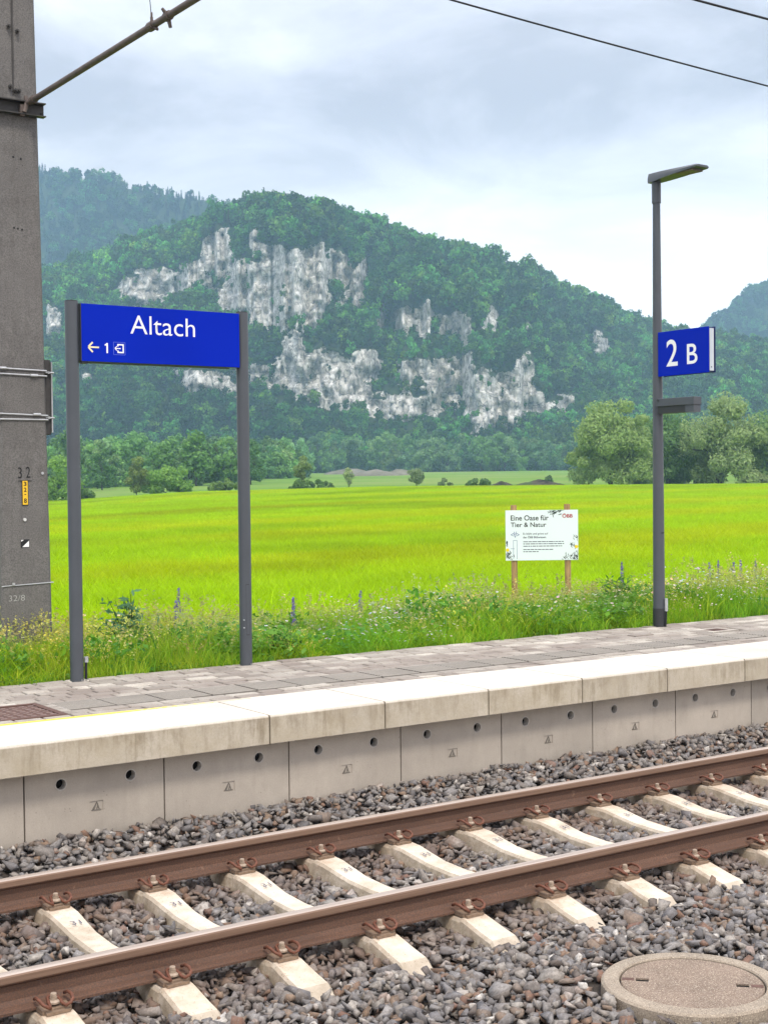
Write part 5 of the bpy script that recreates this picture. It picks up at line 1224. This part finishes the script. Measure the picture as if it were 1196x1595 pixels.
mb.build('bee_drawing', [plain('blue_ink', (.10, .15, .32), .6, 0, .05, 5)], pan)
def sprig(name, spots, n, sp, seed, dirv):
    rs = np.random.RandomState(seed); mb = MB(); yo = -.0045
    for (u0, v0) in spots:
        for k in range(n):
            u, v_ = u0+rs.normal()*sp, v0+rs.normal()*sp*.8; u = min(max(u, 138), 1022); v_ = min(max(v_, 200), 812); L = rs.uniform(10, 30); an = dirv+rs.normal()*.9; yo -= .00002
            x, z = U(u), Vz(v_); dx, dz = math.cos(an)*L*.0013, math.sin(an)*L*.0013
            x1, x0 = max(min(x+dx, BW/2-.004), -BW/2+.004), x-dx; x0 = max(min(x0, BW/2-.004), -BW/2+.004); z1 = max(min(z+dz, zt_-.004), zt_-BH+.004); z0 = max(min(z-dz, zt_-.004), zt_-BH+.004)
            mx, mz = (x0+x1)/2-dz*.35, (z0+z1)/2+dx*.35; mx = max(min(mx, BW/2-.003), -BW/2+.003); mz = max(min(mz, zt_-.003), zt_-BH+.003)
            mb.add([(x0, yo, z0), (x1, yo, z1), (mx, yo, mz)], [(0, 1, 2)])
    o = mb.build(name, [MT['leafprint']], pan); o['kind'] = 'stuff'
sprig('printed_leaves', [(690, 215), (735, 225), (790, 208)], 16, 24, 1, .3); sprig('printed_leaves', [(150, 610), (155, 765), (195, 785), (165, 740)], 12, 16, 2, 1.2); sprig('printed_leaves', [(1005, 540), (1000, 730), (985, 790), (880, 790), (950, 770), (1015, 780), (960, 640)], 12, 20, 3, 2.2)
for u0, v0 in ((152, 690), (1018, 655)):
    mb = MB(); mb.lathe([(.028, 0), (.028, .001)], 12); me = mb.mesh('printed_flower', [MT['bright_yellow']]); place_flat(me, (max(min(U(u0), BW/2-.03), -BW/2+.03), -.0060, Vz(v0)), (1, 0, 0), (0, 0, 1)); link('printed_flower', me, pan)

# ------------------------------------------------------------------ catenary mast
MX, MY = 1.664, 6.30
mast = empty('catenary_mast', (MX, MY+.24, .55)); tag(mast, 'weathered grey concrete catenary mast with the number 32 at the left edge', 'mast')
def msec(z, hw): c = .022; return [(MX-hw+c, MY+.24-hw, z), (MX+hw-c, MY+.24-hw, z), (MX+hw, MY+.24-hw+c, z), (MX+hw, MY+.24+hw-c, z), (MX+hw-c, MY+.24+hw, z), (MX-hw+c, MY+.24+hw, z), (MX-hw, MY+.24+hw-c, z), (MX-hw, MY+.24-hw+c, z)]
v = []; lev = np.linspace(-.4, 9.0, 12)
for z in lev: v += msec(z, .243-.0102*(z-.6))
mb = MB(); mb.add(v, [(i*8+j, i*8+(j+1) % 8, (i+1)*8+(j+1) % 8, (i+1)*8+j) for i in range(11) for j in range(8)] + [tuple(range(7, -1, -1)), tuple(88+j for j in range(8))]); lbuild(mb, 'shaft', [MT['mast']], mast, mast)
def mf(z): return MY+.24-(.243-.0102*(z-.6))      # front face
def mhw(z): return .243-.0102*(z-.6)
def ibeam(x0, x1, y, z, hh, d, nm, mt):
    mb = MB(); mb.box((x0, y-d, z+hh/2-.010), (x1, y, z+hh/2)); mb.box((x0, y-d, z-hh/2), (x1, y, z-hh/2+.010)); mb.box((x0, y-.012, z-hh/2+.0102), (x1, y-.002, z+hh/2-.0102)); return lbuild(mb, nm, [mt], mast, mast)
ibeam(1.20, 1.905, mf(5.72)-.002, 5.745, .125, .075, 'cross_beam', MT['steel'])
mb = MB(); mb.box((1.872, mf(5.7)-.020, 5.71), (1.892, mf(5.7)-.014, 5.73)); lbuild(mb, 'beam_hole', [MT['black']], mast, mast)
mb = MB(); mb.box((MX-.045, mf(6.6)-.012, 5.86), (MX-.030, mf(6.6)+.05, 9.0)); lbuild(mb, 'earth_strip', [MT['steel']], mast, mast)
for x, z in ((MX-.075, 6.47), (MX+.005, 6.44), (MX-.07, 5.93), (MX-.02, 5.90), (MX+.01, 5.90)):
    mb = MB(); mb.tube([(x, mf(z)+.02, z), (x, mf(z)-.05, z)], .011, 8); mb.tube([(x, mf(z)-.012, z), (x, mf(z)-.026, z)], .020, 6); lbuild(mb, 'bolt', [MT['steel']], mast, mast)
for x, z in ((MX-.05, 5.30), (MX+.02, 5.29), (MX-.055, 4.66), (MX-.02, 4.655), (MX+.02, 4.65)):
    mb = MB(); mb.tube([(x, mf(z)+.01, z), (x, mf(z)-.002, z)], .010, 10); lbuild(mb, 'bolt_hole', [MT['black']], mast, mast)
mb = MB(); mb.tube([(MX+.165, mf(2.44)+.01, 2.435), (MX+.165, mf(2.44)-.010, 2.435)], .013, 8); lbuild(mb, 'bolt', [MT['galv']], mast, mast)
# lower cantilever tube and its fittings
TA, TB = Vector((1.752, mf(5.8)-.055, 5.80)), Vector((1.89, 3.2, 5.905)); td = (TB-TA).normalized(); TE = TA+td*5.4
mb = MB(); mb.tube([TA, TE], .0275, 16); ct = lbuild(mb, 'cantilever_tube', [MT['tube']], mast, mast); smooth_by_angle(ct.data, .6)
mb = MB(); mb.tube([TA-Vector((.055, .02, .10)), TA+Vector((-.03, -.02, -.02)), TA+td*.10], [.020, .022, .030], 10); mb.tube([TA-Vector((.02, -.02, .06)), TA-Vector((.02, -.02, -.06))], .018, 8)
mb.box((TA.x-.085, TA.y-.01, TA.z-.13), (TA.x-.045, TA.y+.035, TA.z-.03)); mb.tube([TA+td*.06, TA+td*.13], .036, 12); lbuild(mb, 'hinge', [MT['tube']], ct, mast)
def along(px):   # place on the tube at which it crosses a picture column
    best = min((abs((598+FPX*((np.array(TA+td*s)-CAM)@R_)/((np.array(TA+td*s)-CAM)@fw))-px), s) for s in np.arange(0, 5.4, .01)); return TA+td*best[1]
Q = along(236); mb = MB(); mb.tube([Q-td*.035, Q+td*.035], .038, 12); mb.tube([Q+Vector((.0, 0, .02)), Q+Vector((.0, 0, .07))], .012, 8); mb.tube([Q, Q+td*.09+Vector((0, 0, -.05))], .012, 8); lbuild(mb, 'clamp', [MT['tube']], ct, mast)
mb = MB(); mb.tube([Q+Vector((0, 0, .06)), Q+Vector((-.02, .03, .45)), Q+Vector((-.06, .08, 1.25))], .0032, 6); lbuild(mb, 'hanger_wire', [MT['cable']], ct, mast)
mb = MB(); mb.tube([Q+Vector((0, 0, .075)), Q+Vector((0, 0, .105))], .009, 8); lbuild(mb, 'wire_eye', [MT['tube']], ct, mast)
Q2 = along(262); mb = MB(); mb.tube([Q2-td*.03, Q2+td*.03], .037, 12); mb.tube([Q2+Vector((-.05, 0, .05)), Q2, Q2+Vector((.02, 0, -.085))], [.012, .02, .014], 8); lbuild(mb, 'clamp', [MT['tube']], ct, mast)
# upper stay, out of the picture, carries the tube
mb = MB(); mb.tube([(MX, mf(7.6)-.03, 7.55), tuple(TE+Vector((0, .1, .06)))], .020, 12); lbuild(mb, 'stay_tube', [MT['tube']], mast, mast)
# bands and the box at the side
for z, tilt in ((3.385, -.012), (3.335, -.01), (2.975, -.012), (2.925, 0.0)):
    h = mhw(z)+.006; yb = MY+.24; pts = [(MX-h, yb-h, z), (MX+h, yb-h, z+tilt), (MX+h, yb+h, z), (MX-h, yb+h, z), (MX-h, yb-h, z)]
    mb = MB()
    for a, b in zip(pts[:-1], pts[1:]): mb.tube([a, b], .0085, 8)
    lbuild(mb, 'steel_band', [MT['galv']], mast, mast)
for x, z in ((MX+.10, 3.327), (MX+.12, 2.972), (MX-.195, 3.385)):
    mb = MB(); mb.tube([(x-.035, mf(z)-.014, z), (x+.035, mf(z)-.014, z)], .014, 8); lbuild(mb, 'turnbuckle', [MT['galv']], mast, mast)
zb_ = 3.13; hx = mhw(zb_)
mb = MB(); mb.box((MX+hx+.004, MY+.06, 2.79), (MX+hx+.060, MY+.34, 3.48)); sb = lbuild(mb, 'side_box', [MT['steel']], mast, mast, bevel=.006)
mb = MB(); mb.box((MX+hx+.0602, MY+.045, 2.81), (MX+hx+.072, MY+.355, 3.46)); lbuild(mb, 'cover', [MT['galv']], sb, mast)
for z in (3.36, 2.945): mb = MB(); mb.tube([(MX+hx+.03, MY+.06, z), (MX+hx+.03, MY+.03, z)], .013, 8); mb.tube([(MX+hx+.0, MY+.045, z), (MX+hx+.085, MY+.045, z)], .008, 8); lbuild(mb, 'screw', [MT['galv']], sb, mast)
def mput(me, name, x, z): place_flat(me, Vector((x, mf(z)-.003, z))-mast.location, (1, 0, 0), (0, 0, 1)); return link(name, me, mast)
def px_m(px, py, y=6.30):
    a, b = (px-598)/FPX, -(py-797.5)/FPX; d = fw + a*R_ + b*U_; t = (y-CAM[1])/d[1]; p = CAM+t*d; return p[0], p[2]
x, z = px_m(29, 745); mput(text_mesh('3', .036, .100, MT['black'], -.005), 'painted_numeral', x, z); x, z = px_m(41.5, 744); mput(text_mesh('2', .040, .100, MT['black'], -.005), 'painted_numeral', x, z)
(x0, z0), (x1, z1) = px_m(29, 749), px_m(50, 748); mb = MB(); mb.box((x0, mf(z0)-.004, z0-.003), (x1, mf(z0)-.001, z0+.003)); lbuild(mb, 'painted_line', [MT['black']], mast, mast)
(x0, z0), (x1, z1) = px_m(35, 787), px_m(44, 748)
mb = MB(); mb.box((x0, mf(z0)-.008, z0), (x1, mf(z0)-.0005, z1)); pl = lbuild(mb, 'number_plate', [MT['black']], mast, mast, bevel=.002)
mb = MB(); mb.box((x0+.005, mf(z0)-.0095, z0+.005), (x1-.005, mf(z0)-.0082, z1-.005)); lbuild(mb, 'yellow_face', [MT['yellow']], pl, mast)
hh = z1-z0
for ch, f0, w_, h_ in (('3', .77, .026, .038), ('2', .54, .026, .038), ('-', .415, .016, .007), ('8', .09, .026, .042)):
    me = text_mesh(ch, w_, h_, MT['black'], .02); place_flat(me, Vector(((x0+x1)/2-w_/2, mf(z0)-.0110, z0+f0*hh))-mast.location, (1, 0, 0), (0, 0, 1)); link('character', me, pl)
x, z = px_m(39, 809.5); mb = MB(); mb.tube([(x, mf(z)+.01, z), (x, mf(z)-.012, z)], .015, 14); lbuild(mb, 'stud', [plain('white_stud', (.6, .6, .58), .5)], mast, mast)
(x0, z0), (x1, z1) = px_m(33, 853), px_m(46, 840)
mb = MB(); mb.box((x0, mf(z0)-.005, z0), (x1, mf(z0)-.001, z1)); mk_ = lbuild(mb, 'survey_mark', [MT['black']], mast, mast)
mb = MB(); yq = mf(z0)-.0062; mb.add([(x0+.012, yq, z0+.004), (x1-.004, yq, z0+.004), (x1-.004, yq, z1-.012), (x0+.002, yq, z1-.02), (x0+.002, yq, z1-.004), (x0+.028, yq, z1-.004)], [(0, 1, 2), (3, 5, 4)]); lbuild(mb, 'white_triangle', [MT['white']], mk_, mast)
z = px_m(40, 910)[1]; h = mhw(z)+.003
mb = MB(); mb.tube([(MX-h, mf(z)-.004, z-.012), (MX+h+.01, mf(z)-.004, z+.004), (MX+h+.004, MY+.5, z)], .0055, 8); lbuild(mb, 'earth_wire', [MT['galv']], mast, mast)
x, z = px_m(21, 908); mb = MB(); mb.box((x-.012, mf(z)-.014, z-.022), (x+.012, mf(z)-.002, z+.0)); lbuild(mb, 'wire_clip', [MT['galv']], mast, mast)
x, z = px_m(14, 937); mput(text_mesh('32/8', .150, .052, MT['chalk'], -.015), 'chalk_number', x, z)

# ------------------------------------------------------------------ overhead wires
def wire(name, f, xs_, r, label, group=None):
    mb = MB(); mb.tube([f(x) for x in xs_], r, 8); o = mb.build(name, [MT['cable']], None, True); return tag(o, label, 'wire', group)
c0 = 7.12
wire('overhead_wire', lambda x: (x, 5.5, 7.28 + (7.12-7.28)*(x-5.8)/5.0 + .004*(x-5.8)*(x-10.8)*.4), np.linspace(-6, 26, 33), .0105, 'upper overhead wire crossing the sky from top centre to the right edge')
wire('contact_wire', lambda x: (x, .86, 5.70 + .0006*(x-6)**2), np.linspace(-14, 46, 25), .0088, 'lower overhead wire in the top right corner above the track')
